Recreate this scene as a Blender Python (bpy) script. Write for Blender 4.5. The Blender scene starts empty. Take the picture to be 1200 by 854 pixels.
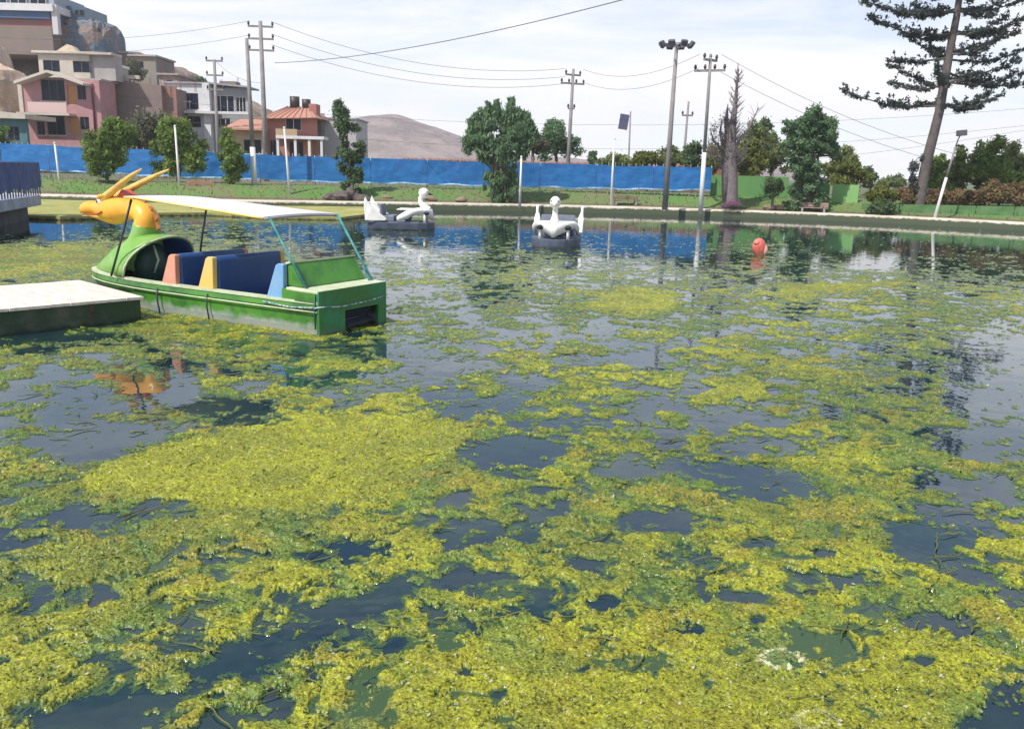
import bpy, math, random
import numpy as np
from mathutils import Vector, Matrix, Euler
random.seed(7); RNG = np.random.default_rng(7)
S = bpy.context.scene
COL = S.collection
# ------------------------------------------------------------------ camera, world, sun, exposure
EYE, PITCH, ROLL, FOC = 2.3, math.radians(12.8), math.radians(1.5), 1000.0
cam = bpy.data.cameras.new('camera'); camo = bpy.data.objects.new('camera', cam); COL.objects.link(camo)
cam.sensor_fit = 'HORIZONTAL'; cam.sensor_width = 36; cam.lens = 36*FOC/1200
cam.clip_start = 0.05; cam.clip_end = 4000
RC = Matrix.Rotation(math.pi/2-PITCH, 3, 'X') @ Matrix.Rotation(ROLL, 3, 'Z')
camo.matrix_world = Matrix.Translation((0, 0, EYE)) @ RC.to_4x4()
S.camera = camo
SUN = Vector((-0.62, -0.62, 1.12)).normalized()
sl = bpy.data.lights.new('sun', 'SUN'); so = bpy.data.objects.new('sun', sl); COL.objects.link(so)
sl.energy = 4.6; sl.angle = math.radians(0.6); sl.color = (1.0, 0.95, 0.86)
so.rotation_euler = SUN.to_track_quat('Z', 'Y').to_euler(); so.location = (0, 0, 60)
W = bpy.data.worlds.new('World'); S.world = W; W.use_nodes = True
nt = W.node_tree; nt.nodes.clear()
def N(t, kind, **kw):
    n = t.nodes.new(kind)
    for k, v in kw.items():
        if k in n.inputs: n.inputs[k].default_value = v
        else: setattr(n, k, v)
    return n
def L(t, a, ao, b, bi): t.links.new(a.outputs[ao], b.inputs[bi])
out = N(nt, 'ShaderNodeOutputWorld'); bg = N(nt, 'ShaderNodeBackground'); bg.inputs[1].default_value = 0.14
sky = N(nt, 'ShaderNodeTexSky'); sky.sky_type = 'NISHITA'; sky.sun_disc = False
sky.sun_elevation = math.asin(SUN.z); sky.sun_rotation = math.atan2(SUN.x, SUN.y)
sky.altitude = 2300; sky.dust_density = 1.5; sky.air_density = 1.0
tc = N(nt, 'ShaderNodeTexCoord'); sep = N(nt, 'ShaderNodeSeparateXYZ'); L(nt, tc, 'Generated', sep, 0)
mp = N(nt, 'ShaderNodeMapping'); L(nt, tc, 'Generated', mp, 0); mp.inputs['Scale'].default_value = (1.3, 1.3, 6.5); mp.inputs['Rotation'].default_value = (0.05, 0.10, 0.3)
nz = N(nt, 'ShaderNodeTexNoise'); L(nt, mp, 0, nz, 'Vector'); nz.inputs['Scale'].default_value = 2.3; nz.inputs['Detail'].default_value = 7; nz.inputs['Roughness'].default_value = 0.55; nz.inputs['Distortion'].default_value = 0.6
# cirrus cover: almost complete near the horizon, thinner higher up
el = N(nt, 'ShaderNodeMapRange'); L(nt, sep, 2, el, 0)
for i, v in ((1, 0.03), (2, 0.42), (3, 0.66), (4, -0.04)): el.inputs[i].default_value = v
ad = N(nt, 'ShaderNodeMath', operation='ADD'); L(nt, el, 0, ad, 0)
nr = N(nt, 'ShaderNodeMapRange'); L(nt, nz, 0, nr, 0)
for i, v in ((1, 0.36), (2, 0.66), (3, 0.0), (4, 0.62)): nr.inputs[i].default_value = v
L(nt, nr, 0, ad, 1); ad.use_clamp = True
mx = N(nt, 'ShaderNodeMix', data_type='RGBA'); L(nt, ad, 0, mx, 'Factor')
L(nt, sky, 0, mx, 6); mx.inputs[7].default_value = (7.6, 7.5, 7.65, 1)
L(nt, mx, 2, bg, 0); L(nt, bg, 0, out, 0)
S.view_settings.view_transform = 'Standard'; S.view_settings.look = 'None'; S.view_settings.exposure = 0.18; S.view_settings.gamma = 1
S.render.engine = 'CYCLES'; S.cycles.max_bounces = 5; S.cycles.diffuse_bounces = 2; S.cycles.glossy_bounces = 3; S.cycles.transparent_max_bounces = 6

# ------------------------------------------------------------------ placing: from a point seen in the photograph to a point of the place
def ray(px, py): return RC @ Vector(((px-600)/FOC, -(py-427)/FOC, -1))
def at(px, py, z=0.0):
    d = ray(px, py); return Vector((0, 0, EYE)) + d*((z-EYE)/d.z)
def atY(px, py, Y):
    d = ray(px, py); return Vector((0, 0, EYE)) + d*(Y/d.y)

# ------------------------------------------------------------------ materials
MATS = {}
def mat(name, col, rough=0.8, col2=None, scale=3.0, detail=5, lo=0.35, hi=0.65, bump=0.0, bscale=None, spec=0.5, metal=0.0, stretch=(1, 1, 1), zstain=None, transl=0):
    if name in MATS: return MATS[name]
    m = bpy.data.materials.new(name); m.use_nodes = True; t = m.node_tree; b = t.nodes['Principled BSDF']
    b.inputs['Roughness'].default_value = rough; b.inputs['Metallic'].default_value = metal; b.inputs['Specular IOR Level'].default_value = spec
    c4 = (*col, 1); b.inputs['Base Color'].default_value = c4
    tc = N(t, 'ShaderNodeTexCoord'); mp = N(t, 'ShaderNodeMapping'); L(t, tc, 'Object', mp, 0); mp.inputs['Scale'].default_value = stretch
    last = None
    if col2 is not None:
        nz = N(t, 'ShaderNodeTexNoise'); L(t, mp, 0, nz, 'Vector'); nz.inputs['Scale'].default_value = scale; nz.inputs['Detail'].default_value = detail; nz.inputs['Roughness'].default_value = 0.65
        r = N(t, 'ShaderNodeMapRange'); L(t, nz, 0, r, 0); r.inputs[1].default_value = lo; r.inputs[2].default_value = hi
        x = N(t, 'ShaderNodeMix', data_type='RGBA'); L(t, r, 0, x, 'Factor'); x.inputs[6].default_value = c4; x.inputs[7].default_value = (*col2, 1)
        L(t, x, 2, b, 'Base Color'); last = (x, 2)
    if zstain is not None:           # waterline slime and worn paint: (z0, z1, colour)
        z0, z1, zc = zstain
        sp = N(t, 'ShaderNodeSeparateXYZ'); L(t, tc, 'Object', sp, 0)
        n2 = N(t, 'ShaderNodeTexNoise'); L(t, tc, 'Object', n2, 'Vector'); n2.inputs['Scale'].default_value = 5; n2.inputs['Detail'].default_value = 6
        m1 = N(t, 'ShaderNodeMath', operation='MULTIPLY_ADD'); L(t, n2, 0, m1, 0); m1.inputs[1].default_value = (z1-z0)*2.5; L(t, sp, 2, m1, 2)
        r = N(t, 'ShaderNodeMapRange'); L(t, m1, 0, r, 0); off = (z1-z0)*1.25
        r.inputs[1].default_value = z0+off; r.inputs[2].default_value = z1+off; r.inputs[3].default_value = 1; r.inputs[4].default_value = 0
        x = N(t, 'ShaderNodeMix', data_type='RGBA'); L(t, r, 0, x, 'Factor')
        if last: L(t, last[0], last[1], x, 6)
        else: x.inputs[6].default_value = c4
        x.inputs[7].default_value = (*zc, 1); L(t, x, 2, b, 'Base Color'); last = (x, 2)
    if bump:
        nb = N(t, 'ShaderNodeTexNoise'); L(t, mp, 0, nb, 'Vector'); nb.inputs['Scale'].default_value = bscale or scale*3; nb.inputs['Detail'].default_value = 6
        bu = N(t, 'ShaderNodeBump'); L(t, nb, 0, bu, 'Height'); bu.inputs['Strength'].default_value = 1; bu.inputs['Distance'].default_value = bump
        L(t, bu, 0, b, 'Normal')
    MATS[name] = m; return m
def leafmat(name, c1, c2, c3=None):
    if name in MATS: return MATS[name]
    m = bpy.data.materials.new(name); m.use_nodes = True; t = m.node_tree; b = t.nodes['Principled BSDF']
    b.inputs['Roughness'].default_value = 0.6; b.inputs['Specular IOR Level'].default_value = 0.3
    a = N(t, 'ShaderNodeAttribute'); a.attribute_name = 'tint'
    cr = N(t, 'ShaderNodeValToRGB'); L(t, a, 'Fac', cr, 0)
    e = cr.color_ramp.elements; e[0].color = (*c1, 1); e[1].color = (*c2, 1); e[0].position = 0.1; e[1].position = 0.85
    if c3: k = e.new(0.97); k.color = (*c3, 1)
    L(t, cr, 0, b, 'Base Color')
    tr = N(t, 'ShaderNodeBsdfTranslucent'); L(t, cr, 0, tr, 0); ms = N(t, 'ShaderNodeMixShader'); ms.inputs[0].default_value = 0.42
    o = t.nodes['Material Output']; L(t, b, 0, ms, 1); L(t, tr, 0, ms, 2); L(t, ms, 0, o, 0)
    MATS[name] = m; return m

# ------------------------------------------------------------------ mesh helpers
def link(o, parent=None):
    COL.objects.link(o)
    if parent is not None: o.parent = parent
    return o
def from_np(name, V, F, m, parent=None, smooth=False, tint=None):
    V = np.asarray(V, np.float32); F = np.asarray(F, np.int32); k = F.shape[1]
    me = bpy.data.meshes.new(name); me.vertices.add(len(V)); me.vertices.foreach_set('co', V.ravel())
    me.loops.add(F.size); me.loops.foreach_set('vertex_index', F.ravel())
    me.polygons.add(len(F)); me.polygons.foreach_set('loop_start', np.arange(0, F.size, k, dtype=np.int32)); me.polygons.foreach_set('loop_total', np.full(len(F), k, np.int32))
    if smooth: me.polygons.foreach_set('use_smooth', np.ones(len(F), bool))
    me.update(calc_edges=True)
    if tint is not None:
        at_ = me.attributes.new('tint', 'FLOAT', 'POINT'); at_.data.foreach_set('value', np.asarray(tint, np.float32))
    me.materials.append(m); return link(bpy.data.objects.new(name, me), parent)
class MB:
    def __init__(s): s.v = []; s.f = []; s.s = []
    def add(s, V, F, smooth=False):
        n = len(s.v); s.v += [tuple(p) for p in V]; s.f += [tuple(i+n for i in f) for f in F]; s.s += [smooth]*len(F); return s
    def box(s, c, d, rz=0, M=None):
        x, y, z = d[0]/2, d[1]/2, d[2]/2
        P = [Vector((a*x, b*y, e*z)) for e in (-1, 1) for b in (-1, 1) for a in (-1, 1)]
        R = M if M is not None else Matrix.Rotation(rz, 3, 'Z')
        return s.add([R @ p + Vector(c) for p in P], [(0, 2, 3, 1), (4, 5, 7, 6), (0, 1, 5, 4), (2, 6, 7, 3), (0, 4, 6, 2), (1, 3, 7, 5)])
    def span(s, x0, x1, y0, y1, z0, z1): return s.box(((x0+x1)/2, (y0+y1)/2, (z0+z1)/2), (abs(x1-x0), abs(y1-y0), abs(z1-z0)))
    def tube(s, pts, rad, n=8, flat=None, cap=True):
        pts = [Vector(p) for p in pts]; m = len(pts)
        if not hasattr(rad, '__len__'): rad = [rad]*m
        V = []; up = None
        for i, p in enumerate(pts):
            t = (pts[min(i+1, m-1)]-pts[max(i-1, 0)]).normalized()
            if up is None: up = Vector((0, 0, 1)) if abs(t.z) < 0.9 else Vector((0, 1, 0))
            a = t.cross(up)
            if a.length < 1e-4: a = t.cross(Vector((1, 0, 0)))
            a.normalize(); b = a.cross(t).normalized(); up = b
            r = rad[i]; ra, rb = (r if hasattr(r, '__len__') else (r, r))
            for k in range(n):
                q = 2*math.pi*k/n; V.append(p + a*(math.cos(q)*ra) + b*(math.sin(q)*rb))
        F = [(i*n+k, i*n+(k+1) % n, (i+1)*n+(k+1) % n, (i+1)*n+k) for i in range(m-1) for k in range(n)]
        if cap: F += [tuple(range(n-1, -1, -1)), tuple((m-1)*n+k for k in range(n))]
        return s.add(V, F, True)
    def ell(s, c, r, nu=12, nv=8, M=None):
        V = []; R = M or Matrix.Identity(3)
        for j in range(nv+1):
            th = math.pi*j/nv
            for i in range(nu):
                ph = 2*math.pi*i/nu; V.append(R @ Vector((r[0]*math.sin(th)*math.cos(ph), r[1]*math.sin(th)*math.sin(ph), r[2]*math.cos(th))) + Vector(c))
        F = [(j*nu+i, (j+1)*nu+i, (j+1)*nu+(i+1) % nu, j*nu+(i+1) % nu) for j in range(nv) for i in range(nu)]
        return s.add(V, F, True)
    def loft(s, secs, closed=True, smooth=True, cap=True):
        n = len(secs[0]); V = [p for q in secs for p in q]; m = len(secs); kk = n if closed else n-1
        F = [(i*n+k, i*n+(k+1) % n, (i+1)*n+(k+1) % n, (i+1)*n+k) for i in range(m-1) for k in range(kk)]
        if cap and closed: F += [tuple(range(n-1, -1, -1)), tuple((m-1)*n+k for k in range(n))]
        return s.add(V, F, smooth)
    def prism(s, poly, z0, z1):          # polygon in x, y
        n = len(poly); V = [(p[0], p[1], z0) for p in poly] + [(p[0], p[1], z1) for p in poly]
        return s.add(V, [tuple(range(n-1, -1, -1)), tuple(range(n, 2*n))] + [(k, (k+1) % n, n+(k+1) % n, n+k) for k in range(n)])
    def prism_y(s, poly, y0, y1):        # polygon in x, z
        n = len(poly); V = [(p[0], y0, p[1]) for p in poly] + [(p[0], y1, p[1]) for p in poly]
        return s.add(V, [tuple(range(n)), tuple(range(2*n-1, n-1, -1))] + [(k, n+k, n+(k+1) % n, (k+1) % n) for k in range(n)])
    def wall(s, x0, x1, z0, z1, y0, y1, holes=()):      # wall in the x-z plane, between y0 and y1, with openings (x0,x1,z0,z1)
        xs = sorted({x0, x1, *[h[0] for h in holes], *[h[1] for h in holes]}); zs = sorted({z0, z1, *[h[2] for h in holes], *[h[3] for h in holes]})
        xs = [x for x in xs if x0 <= x <= x1]; zs = [z for z in zs if z0 <= z <= z1]
        solid = [[not any(h[0] < (a+b)/2 < h[1] and h[2] < (c+d)/2 < h[3] for h in holes) for c, d in zip(zs, zs[1:])] for a, b in zip(xs, xs[1:])]
        nx, nz_ = len(xs), len(zs); V = [(x, y, z) for y in (y0, y1) for x in xs for z in zs]
        I = lambda k, i, j: k*nx*nz_ + i*nz_ + j
        F = []
        for i in range(nx-1):
            for j in range(nz_-1):
                if not solid[i][j]: continue
                F.append((I(0, i, j), I(0, i+1, j), I(0, i+1, j+1), I(0, i, j+1))); F.append((I(1, i, j), I(1, i, j+1), I(1, i+1, j+1), I(1, i+1, j)))
                if i == 0 or not solid[i-1][j]: F.append((I(0, i, j), I(0, i, j+1), I(1, i, j+1), I(1, i, j)))
                if i == nx-2 or not solid[i+1][j]: F.append((I(0, i+1, j), I(1, i+1, j), I(1, i+1, j+1), I(0, i+1, j+1)))
                if j == 0 or not solid[i][j-1]: F.append((I(0, i, j), I(1, i, j), I(1, i+1, j), I(0, i+1, j)))
                if j == nz_-2 or not solid[i][j+1]: F.append((I(0, i, j+1), I(0, i+1, j+1), I(1, i+1, j+1), I(1, i, j+1)))
        return s.add(V, F)
    def build(s, name, m, parent=None, bevel=0.0):
        me = bpy.data.meshes.new(name); me.from_pydata(s.v, [], s.f); me.polygons.foreach_set('use_smooth', s.s); me.materials.append(m); me.update()
        o = link(bpy.data.objects.new(name, me), parent)
        if bevel:
            b = o.modifiers.new('bevel', 'BEVEL'); b.width = bevel; b.segments = 2; b.limit_method = 'ANGLE'; b.angle_limit = 0.6
        return o
def tag(o, label=None, cat=None, group=None, kind=None):
    for k, v in (('label', label), ('category', cat), ('group', group), ('kind', kind)):
        if v: o[k] = v
    return o
def empty(name, loc=(0, 0, 0), rz=0, label=None, cat=None, group=None):
    o = bpy.data.objects.new(name, None); o.empty_display_size = 0.3; o.location = loc; o.rotation_euler = (0, 0, rz); link(o); return tag(o, label, cat, group)
def copy_tree(o, parent=None):
    c = o.copy(); link(c)
    if parent is not None: c.parent = parent
    for ch in list(o.children): copy_tree(ch, c)
    return c
# value noise for numpy arrays
_T = np.random.default_rng(11).random((256, 256)).astype(np.float64)
def vnoise(x, y, seed=0):
    x = x+seed*17.31; y = y+seed*9.77
    xi = np.floor(x).astype(np.int64); yi = np.floor(y).astype(np.int64); fx = x-xi; fy = y-yi
    fx = fx*fx*fx*(fx*(fx*6-15)+10); fy = fy*fy*fy*(fy*(fy*6-15)+10)
    a = _T[xi & 255, yi & 255]; b = _T[(xi+1) & 255, yi & 255]; c = _T[xi & 255, (yi+1) & 255]; d = _T[(xi+1) & 255, (yi+1) & 255]
    return (a*(1-fx)+b*fx)*(1-fy)+(c*(1-fx)+d*fx)*fy
def fbm(x, y, o=5, seed=0, g=0.5):
    s = np.zeros_like(x); a = 1; t = 0
    for k in range(o):
        c, q = math.cos(0.6*k+.3), math.sin(0.6*k+.3)
        s += a*vnoise((x*c-y*q)*2**k, (x*q+y*c)*2**k, seed+k*3); t += a; a *= g
    return s/t

# ------------------------------------------------------------------ water
m = bpy.data.materials.new('pond_water'); m.use_nodes = True; t = m.node_tree; b = t.nodes['Principled BSDF']
b.inputs['Roughness'].default_value = 0.015; b.inputs['IOR'].default_value = 1.62
tc = N(t, 'ShaderNodeTexCoord'); nz = N(t, 'ShaderNodeTexNoise'); L(t, tc, 'Object', nz, 'Vector'); nz.inputs['Scale'].default_value = 0.9; nz.inputs['Detail'].default_value = 7; nz.inputs['Roughness'].default_value = 0.6
r = N(t, 'ShaderNodeMapRange'); L(t, nz, 0, r, 0); r.inputs[1].default_value = 0.45; r.inputs[2].default_value = 0.75
x = N(t, 'ShaderNodeMix', data_type='RGBA'); L(t, r, 0, x, 'Factor'); x.inputs[6].default_value = (0.007, 0.024, 0.036, 1); x.inputs[7].default_value = (0.022, 0.055, 0.042, 1); L(t, x, 2, b, 'Base Color')
mp = N(t, 'ShaderNodeMapping'); L(t, tc, 'Object', mp, 0); mp.inputs['Scale'].default_value = (1.0, 1.0, 1.0)
n2 = N(t, 'ShaderNodeTexNoise'); L(t, mp, 0, n2, 'Vector'); n2.inputs['Scale'].default_value = 2.2; n2.inputs['Detail'].default_value = 3
bu = N(t, 'ShaderNodeBump'); L(t, n2, 0, bu, 'Height'); bu.inputs['Distance'].default_value = 0.0035; bu.inputs['Strength'].default_value = 1; L(t, bu, 0, b, 'Normal')
w = MB().add([(-120, -60, 0), (120, -60, 0), (120, 62, 0), (-120, 62, 0)], [(0, 1, 2, 3)]).build('water', m); tag(w, kind='structure')

# ------------------------------------------------------------------ algae mats on the water
GX = np.arange(0, 1201, 100)
ROWS = [
 (240, [0,0,0,0,0,0,0,0,0,0,0,0,0]),
 (256, [0,0,3,1,1,0,1,0,0,0,0,0,0]),
 (266, [0,1,6,3,2,1,1,1,1,1,1,1,1]),
 (276, [0,3,7,4,2,2,2,2,1,2,0,1,1]),
 (287, [8,8,7,6,3,2,3,2,2,4,0,1,1]),
 (300, [9,9,8,6,3,4,5,3,2,5,0,3,2]),
 (318, [9,9,8,7,4,5,6,6,5,5,6,4,4]),
 (335, [8,8,8,7,5,5,6,7,6,6,8,6,6]),
 (352, [8,8,8,7,5,5,5,8,6,7,6,7,7]),
 (375, [8,8,8,7,5,5,5,6,5,6,7,7,8]),
 (400, [8,8,7,8,6,5,4,4,6,6,4,5,2]),
 (430, [7,6,3,4,3,1,4,5,5,7,4,6,0]),
 (460, [5,3,4,5,5,4,5,6,7,5,6,7,0]),
 (490, [5,2,2,6,9,7,4,5,4,4,7,6,1]),
 (520, [4,1,7,9,9,8,4,4,4,5,7,6,5]),
 (560, [8,8,9,9,9,9,7,6,6,3,7,6,5]),
 (600, [6,6,8,8,8,8,6,7,8,8,6,4,6]),
 (650, [4,6,8,7,7,8,7,8,8,9,8,5,7]),
 (700, [5,8,8,8,8,8,8,8,8,9,9,7,8]),
 (750, [9,9,7,5,7,9,9,9,9,9,9,8,7]),
 (800, [8,6,4,4,9,10,10,10,10,10,9,8,6]),
 (860, [8,4,4,9,10,10,10,10,10,10,10,8,3]),
 (1000,[8,6,6,9,10,10,10,10,10,10,10,8,6])]
PLUS = [  # mats that read as one body: outline points in the photograph, mapped onto the pond
 [(88,562),(150,532),(250,507),(330,493),(400,486),(480,487),(525,491),(556,502),(560,516),(530,536),(500,548),(470,572),(430,580),(380,592),(330,603),(250,600),(160,592),(100,577)],
 [(682,352),(700,340),(740,333),(790,336),(808,350),(790,366),(740,374),(695,368)],
 [(880,340),(930,330),(1010,326),(1070,328),(1060,338),(1000,346),(930,352),(890,350)],
 [(800,403),(840,406),(900,418),(985,434),(990,440),(930,436),(860,426),(805,412)],
 [(800,470),(830,448),(880,441),(905,452),(900,466),(850,472),(815,478)],
 [(1115,628),(1150,621),(1200,628),(1240,640),(1240,668),(1190,662),(1140,648)],
 [(945,522),(975,518),(1010,535),(1000,548),(970,548)],
 [(520,562),(560,549),(600,560),(610,572),(560,574),(530,574)],
 [(640,545),(670,533),(705,540),(710,552),(670,558),(645,552)],
 [(170,617),(230,604),(320,608),(332,628),(300,640),(230,640),(190,632)],
 [(0,287),(110,284),(180,292),(120,325),(0,332),(-60,320)],
 [(180,854),(230,825),(290,800),(340,796),(350,806),(300,812),(250,835),(215,860)],
 [(0,750),(60,740),(90,790),(40,815),(-20,820)],
 [(355,440),(430,436),(480,425),(360,420)],
]
MINUS = [
 [(125,428),(170,420),(222,422),(238,462),(330,468),(310,500),(200,482),(140,474)],
 [(55,870),(45,840),(60,828),(110,812),(185,803),(215,785),(240,775),(262,748),(300,752),(350,738),(372,718),(400,700),(430,682),(470,668),(505,672),(500,700),(440,725),(400,745),(370,758),(300,785),(250,800),(215,820),(180,860)],
 [(608,700),(625,688),(640,690),(672,708),(684,716),(660,722),(640,735),(622,728),(604,722)],
 [(488,700),(520,714),(560,725),(560,740),(525,738),(500,752),(488,776),(486,740)],
 [(770,645),(800,638),(835,640),(852,655),(845,680),(855,690),(820,692),(810,670),(780,662)],
 [(1052,725),(1090,718),(1140,726),(1148,742),(1125,750),(1110,738),(1060,736)],
 [(856,756),(868,752),(884,768),(876,782),(868,780)],
 [(945,680),(985,674),(1020,676),(1024,686),(980,690),(950,692)],
 [(1038,810),(1058,808),(1060,822),(1050,830),(1040,824)],
 [(1120,870),(1125,842),(1150,835),(1158,812),(1175,800),(1230,785),(1230,880)],
 [(1025,632),(1060,628),(1100,642),(1150,660),(1200,690),(1200,706),(1150,690),(1110,668),(1060,648)],
 [(850,545),(890,545),(930,556),(965,572),(975,585),(940,582),(890,572),(860,566)],
 [(60,450),(120,452),(160,470),(210,482),(220,500),(160,530),(90,548),(68,530),(50,500)],
 [(170,478),(240,485),(300,480),(330,492),(240,502),(180,510)],
 [(430,398),(480,402),(540,418),(560,430),(480,430),(440,415)],
 [(480,478),(540,470),(600,470),(640,478),(600,486),(540,486)],
 [(560,535),(600,530),(650,532),(640,545),(590,548)],
 [(690,540),(740,530),(800,538),(800,556),(740,566),(700,556)],
 [(1110,400),(1240,390),(1260,500),(1190,520),(1130,500),(1100,470)],
 [(380,636),(440,630),(470,645),(440,660),(400,664)],
 [(205,652),(250,648),(280,655),(250,665)],
 [(985,300),(1005,285),(1050,283),(1060,300),(1040,318),(990,318)],
 [(1120,560),(1180,555),(1200,590),(1160,610),(1110,590)],
 [(700,398),(760,398),(800,425),(740,425)],
 [(20,365),(110,385),(170,395),(170,400),(60,405),(0,410),(-20,400)],
]
GAPS = [(765,797,8,5),(783,775,5,6),(800,740,10,5),(705,703,12,5),(886,741,7,9),(860,700,14,5),(720,790,9,4),(590,811,9,4),(565,789,18,4),(960,790,10,4),(1000,790,9,3),(965,650,12,5),(690,778,8,6),(575,870,8,4),(900,640,12,4),(820,800,6,6),(1085,775,12,4),(330,700,14,6),(160,740,18,5),(90,700,20,6)]
def inside_px(poly, X, Y):            # signed distance (positive inside), in pixels of the photograph
    P = np.array(poly, float); n = len(P); d = np.full(X.shape, 1e9); ins = np.zeros(X.shape, bool)
    for i in range(n):
        ax, ay = P[i]; bx, by = P[(i+1) % n]
        ex, ey = bx-ax, (by-ay)*1.0; wx, wy = X-ax, Y-ay
        tt = np.clip((wx*ex+wy*ey)/(ex*ex+ey*ey), 0, 1); dx = wx-ex*tt; dy = wy-ey*tt; d = np.minimum(d, dx*dx+dy*dy*4)
        c = ((ay <= Y) & (Y < by)) | ((by <= Y) & (Y < ay)); xx = ax+(Y-ay)/(by-ay+1e-12)*(bx-ax); ins ^= c & (X < xx)
    return np.where(ins, 1, -1)*np.sqrt(d)
def build_algae():
    ys = []; y = 2.75
    while y < 44: ys.append(y); y += max(0.0055, y*y/2300*0.72)*(1.0 if y < 14 else 0.8)
    ys = np.array(ys); nc = 1240; us = np.linspace(-0.80, 0.80, nc); nr_ = len(ys)
    Yg = np.repeat(ys[:, None], nc, 1); Xg = us[None, :]*Yg
    R = np.array(RC); P = np.stack([Xg, Yg, np.full_like(Xg, -EYE)], -1) @ R
    PX = 600+FOC*P[..., 0]/-P[..., 2]; PY = 427-FOC*P[..., 1]/-P[..., 2]
    rows = np.array([r[0] for r in ROWS], float); G = np.array([r[1] for r in ROWS], float)/10
    fy = np.clip(np.interp(PY, rows, np.arange(len(rows))), 0, len(rows)-1.001); fx = np.clip(PX/100, 0, 11.999)
    iy = fy.astype(int); ix = fx.astype(int); ty = fy-iy; tx = fx-ix
    cov = (G[iy, ix]*(1-tx)+G[iy, ix+1]*tx)*(1-ty)+(G[iy+1, ix]*(1-tx)+G[iy+1, ix+1]*tx)*ty
    wx = Xg+0.22*(fbm(Xg*1.7, Yg*1.7, 4, 5)-.5)*2; wy = Yg+0.22*(fbm(Xg*1.7, Yg*1.7, 4, 8)-.5)*2
    far = np.clip((Yg-6)/10, 0, 1); n1 = fbm(wx*2.9, wy*2.9, 7, 1, 0.68)*(1-.55*far)+.55*far*fbm(wx*3.4, wy*5.0, 6, 33, 0.62)
    n1 = np.argsort(np.argsort(n1.ravel())).reshape(n1.shape)/n1.size
    far = np.clip((Yg-7)/9, 0, 1); cov = cov*1.03-0.02-.13*far*(cov < .97)
    h = cov-n1                                   # positive = algae
    wob = ((fbm(Xg*4, Yg*4, 6, 20, .68)-.5)*34+(n1-.5)*-34)*np.clip(6/Yg, .22, 1.3)
    for pl in PLUS:
        s = inside_px(pl, PX, PY)+wob*(1+.9*far)-5*far; h = np.maximum(h, np.clip(s/14, -2, 0.5)+0.02)
    for pl in MINUS:
        s = inside_px(pl, PX, PY)+wob-5; k = np.clip(s/10, -1.5, 1)
        h = np.where(n1 < .10, np.minimum(h, .02+(.10-n1)), np.minimum(h, 0.02-k))
    for cx, cy, a, bb in GAPS:
        s = 1-np.sqrt(((PX-cx)/a)**2+((PY-cy)/bb)**2)+wob/12; h = np.minimum(h, 0.03-s*0.5)
    cl1 = fbm(Xg*11, Yg*11, 4, 140, .6); cl2 = fbm(wx*5.2, wy*5.2, 5, 150, .62)
    crev = np.clip((cl1-.54)*7, 0, 1)+np.clip((cl2-.56)*9, 0, 1.3); solid = np.clip(inside_px(PLUS[0], PX, PY)/12, 0, 1); h = np.where(h > 0, h-.14*crev*(1-.45*np.clip(cov-.9, 0, .1)*10)*(1-solid), h)
    # a few little crumbs of weed in the open water
    crumbs = fbm(Xg*9, Yg*9, 3, 40); h = np.where((h < 0) & (crumbs > 0.72+0.05*far+0.1*np.clip(-h, 0, 1)), 0.02, h); FILM = .085
    fine = fbm(Xg*28, Yg*28, 3, 60); vf = RNG.random(h.shape)
    z = np.clip(h, -0.2, 1); edge = np.clip(z*5, 0, 1)
    zz = np.where(h > 0, 0.004+0.012*np.sqrt(np.clip(edge, 0, 1))+edge*(0.017*(fine-.4)+0.018*(.55-cl1)+0.011*(fbm(Xg*6, Yg*6, 4, 70)-.45)+0.004*(vf-.5)*np.clip(8/Yg, 0, 1)), -0.012)
    zz = np.where(h > 0, np.maximum(zz, 0.003), .0012)
    # colour of the weed itself: fresh yellow, olive, green young rims, brown dying patches
    a = fbm(Xg*0.7, Yg*0.7, 4, 80); bch = fbm(Xg*2.6, Yg*2.6, 4, 90); c = fbm(Xg*13, Yg*13, 3, 95)
    yel = np.array([0.315, 0.33, 0.017]); oli = np.array([0.165, 0.195, 0.022]); grn = np.array([0.10, 0.18, 0.03]); brn = np.array([0.22, 0.165, 0.025])
    def sm(v, p, q): return np.clip((v-p)/(q-p), 0, 1)[..., None]
    C = oli*(1-sm(a+bch*.5+c*.35, .78, 1.05))+yel*sm(a+bch*.5+c*.35, .78, 1.05)
    C = C*(1-.5*sm(bch, .56, .68))+brn*.5*sm(bch, .56, .68)
    C = C*(1-.75*sm(fbm(Xg*3.3, Yg*3.3, 4, 99), .54, .66))+grn*.75*sm(fbm(Xg*3.3, Yg*3.3, 4, 99), .54, .66)
    C = C*(1-sm(-h, -.10, 0)*.75)+np.array([.085, .15, .045])*sm(-h, -.10, 0)*.75
    for k in (0, 1, 2, 3, 4, 5):                 # the dense bodies are the freshest yellow
        s = sm(inside_px(PLUS[k], PX, PY)+wob*.5, 0, 14); yy = yel*(0.95+.25*(c[..., None]-.5))*(1-.55*sm(bch, .44, .6))+oli*.55*sm(bch, .44, .6)
        C = C*(1-s*.9)+yy*s*.9
    nearb = sm(PY, 700, 800)*sm(PX, 380, 520)*(1-sm(PX, 1020, 1130)); C = C*(1-.6*nearb)+(yel*.86)*.6*nearb
    q = np.sqrt(((PX-915)/23)**2+((PY-774)/11.5)**2)+(fine-.5)*.5; ring = np.exp(-((q-1)/.2)**2)[..., None]; C = C*(1-ring)+np.array([.55, .56, .34])*ring
    ins = (q < .85)[..., None]; C = np.where(ins, C*.2+np.array([.12, .19, .07])*.8, C)
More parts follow.
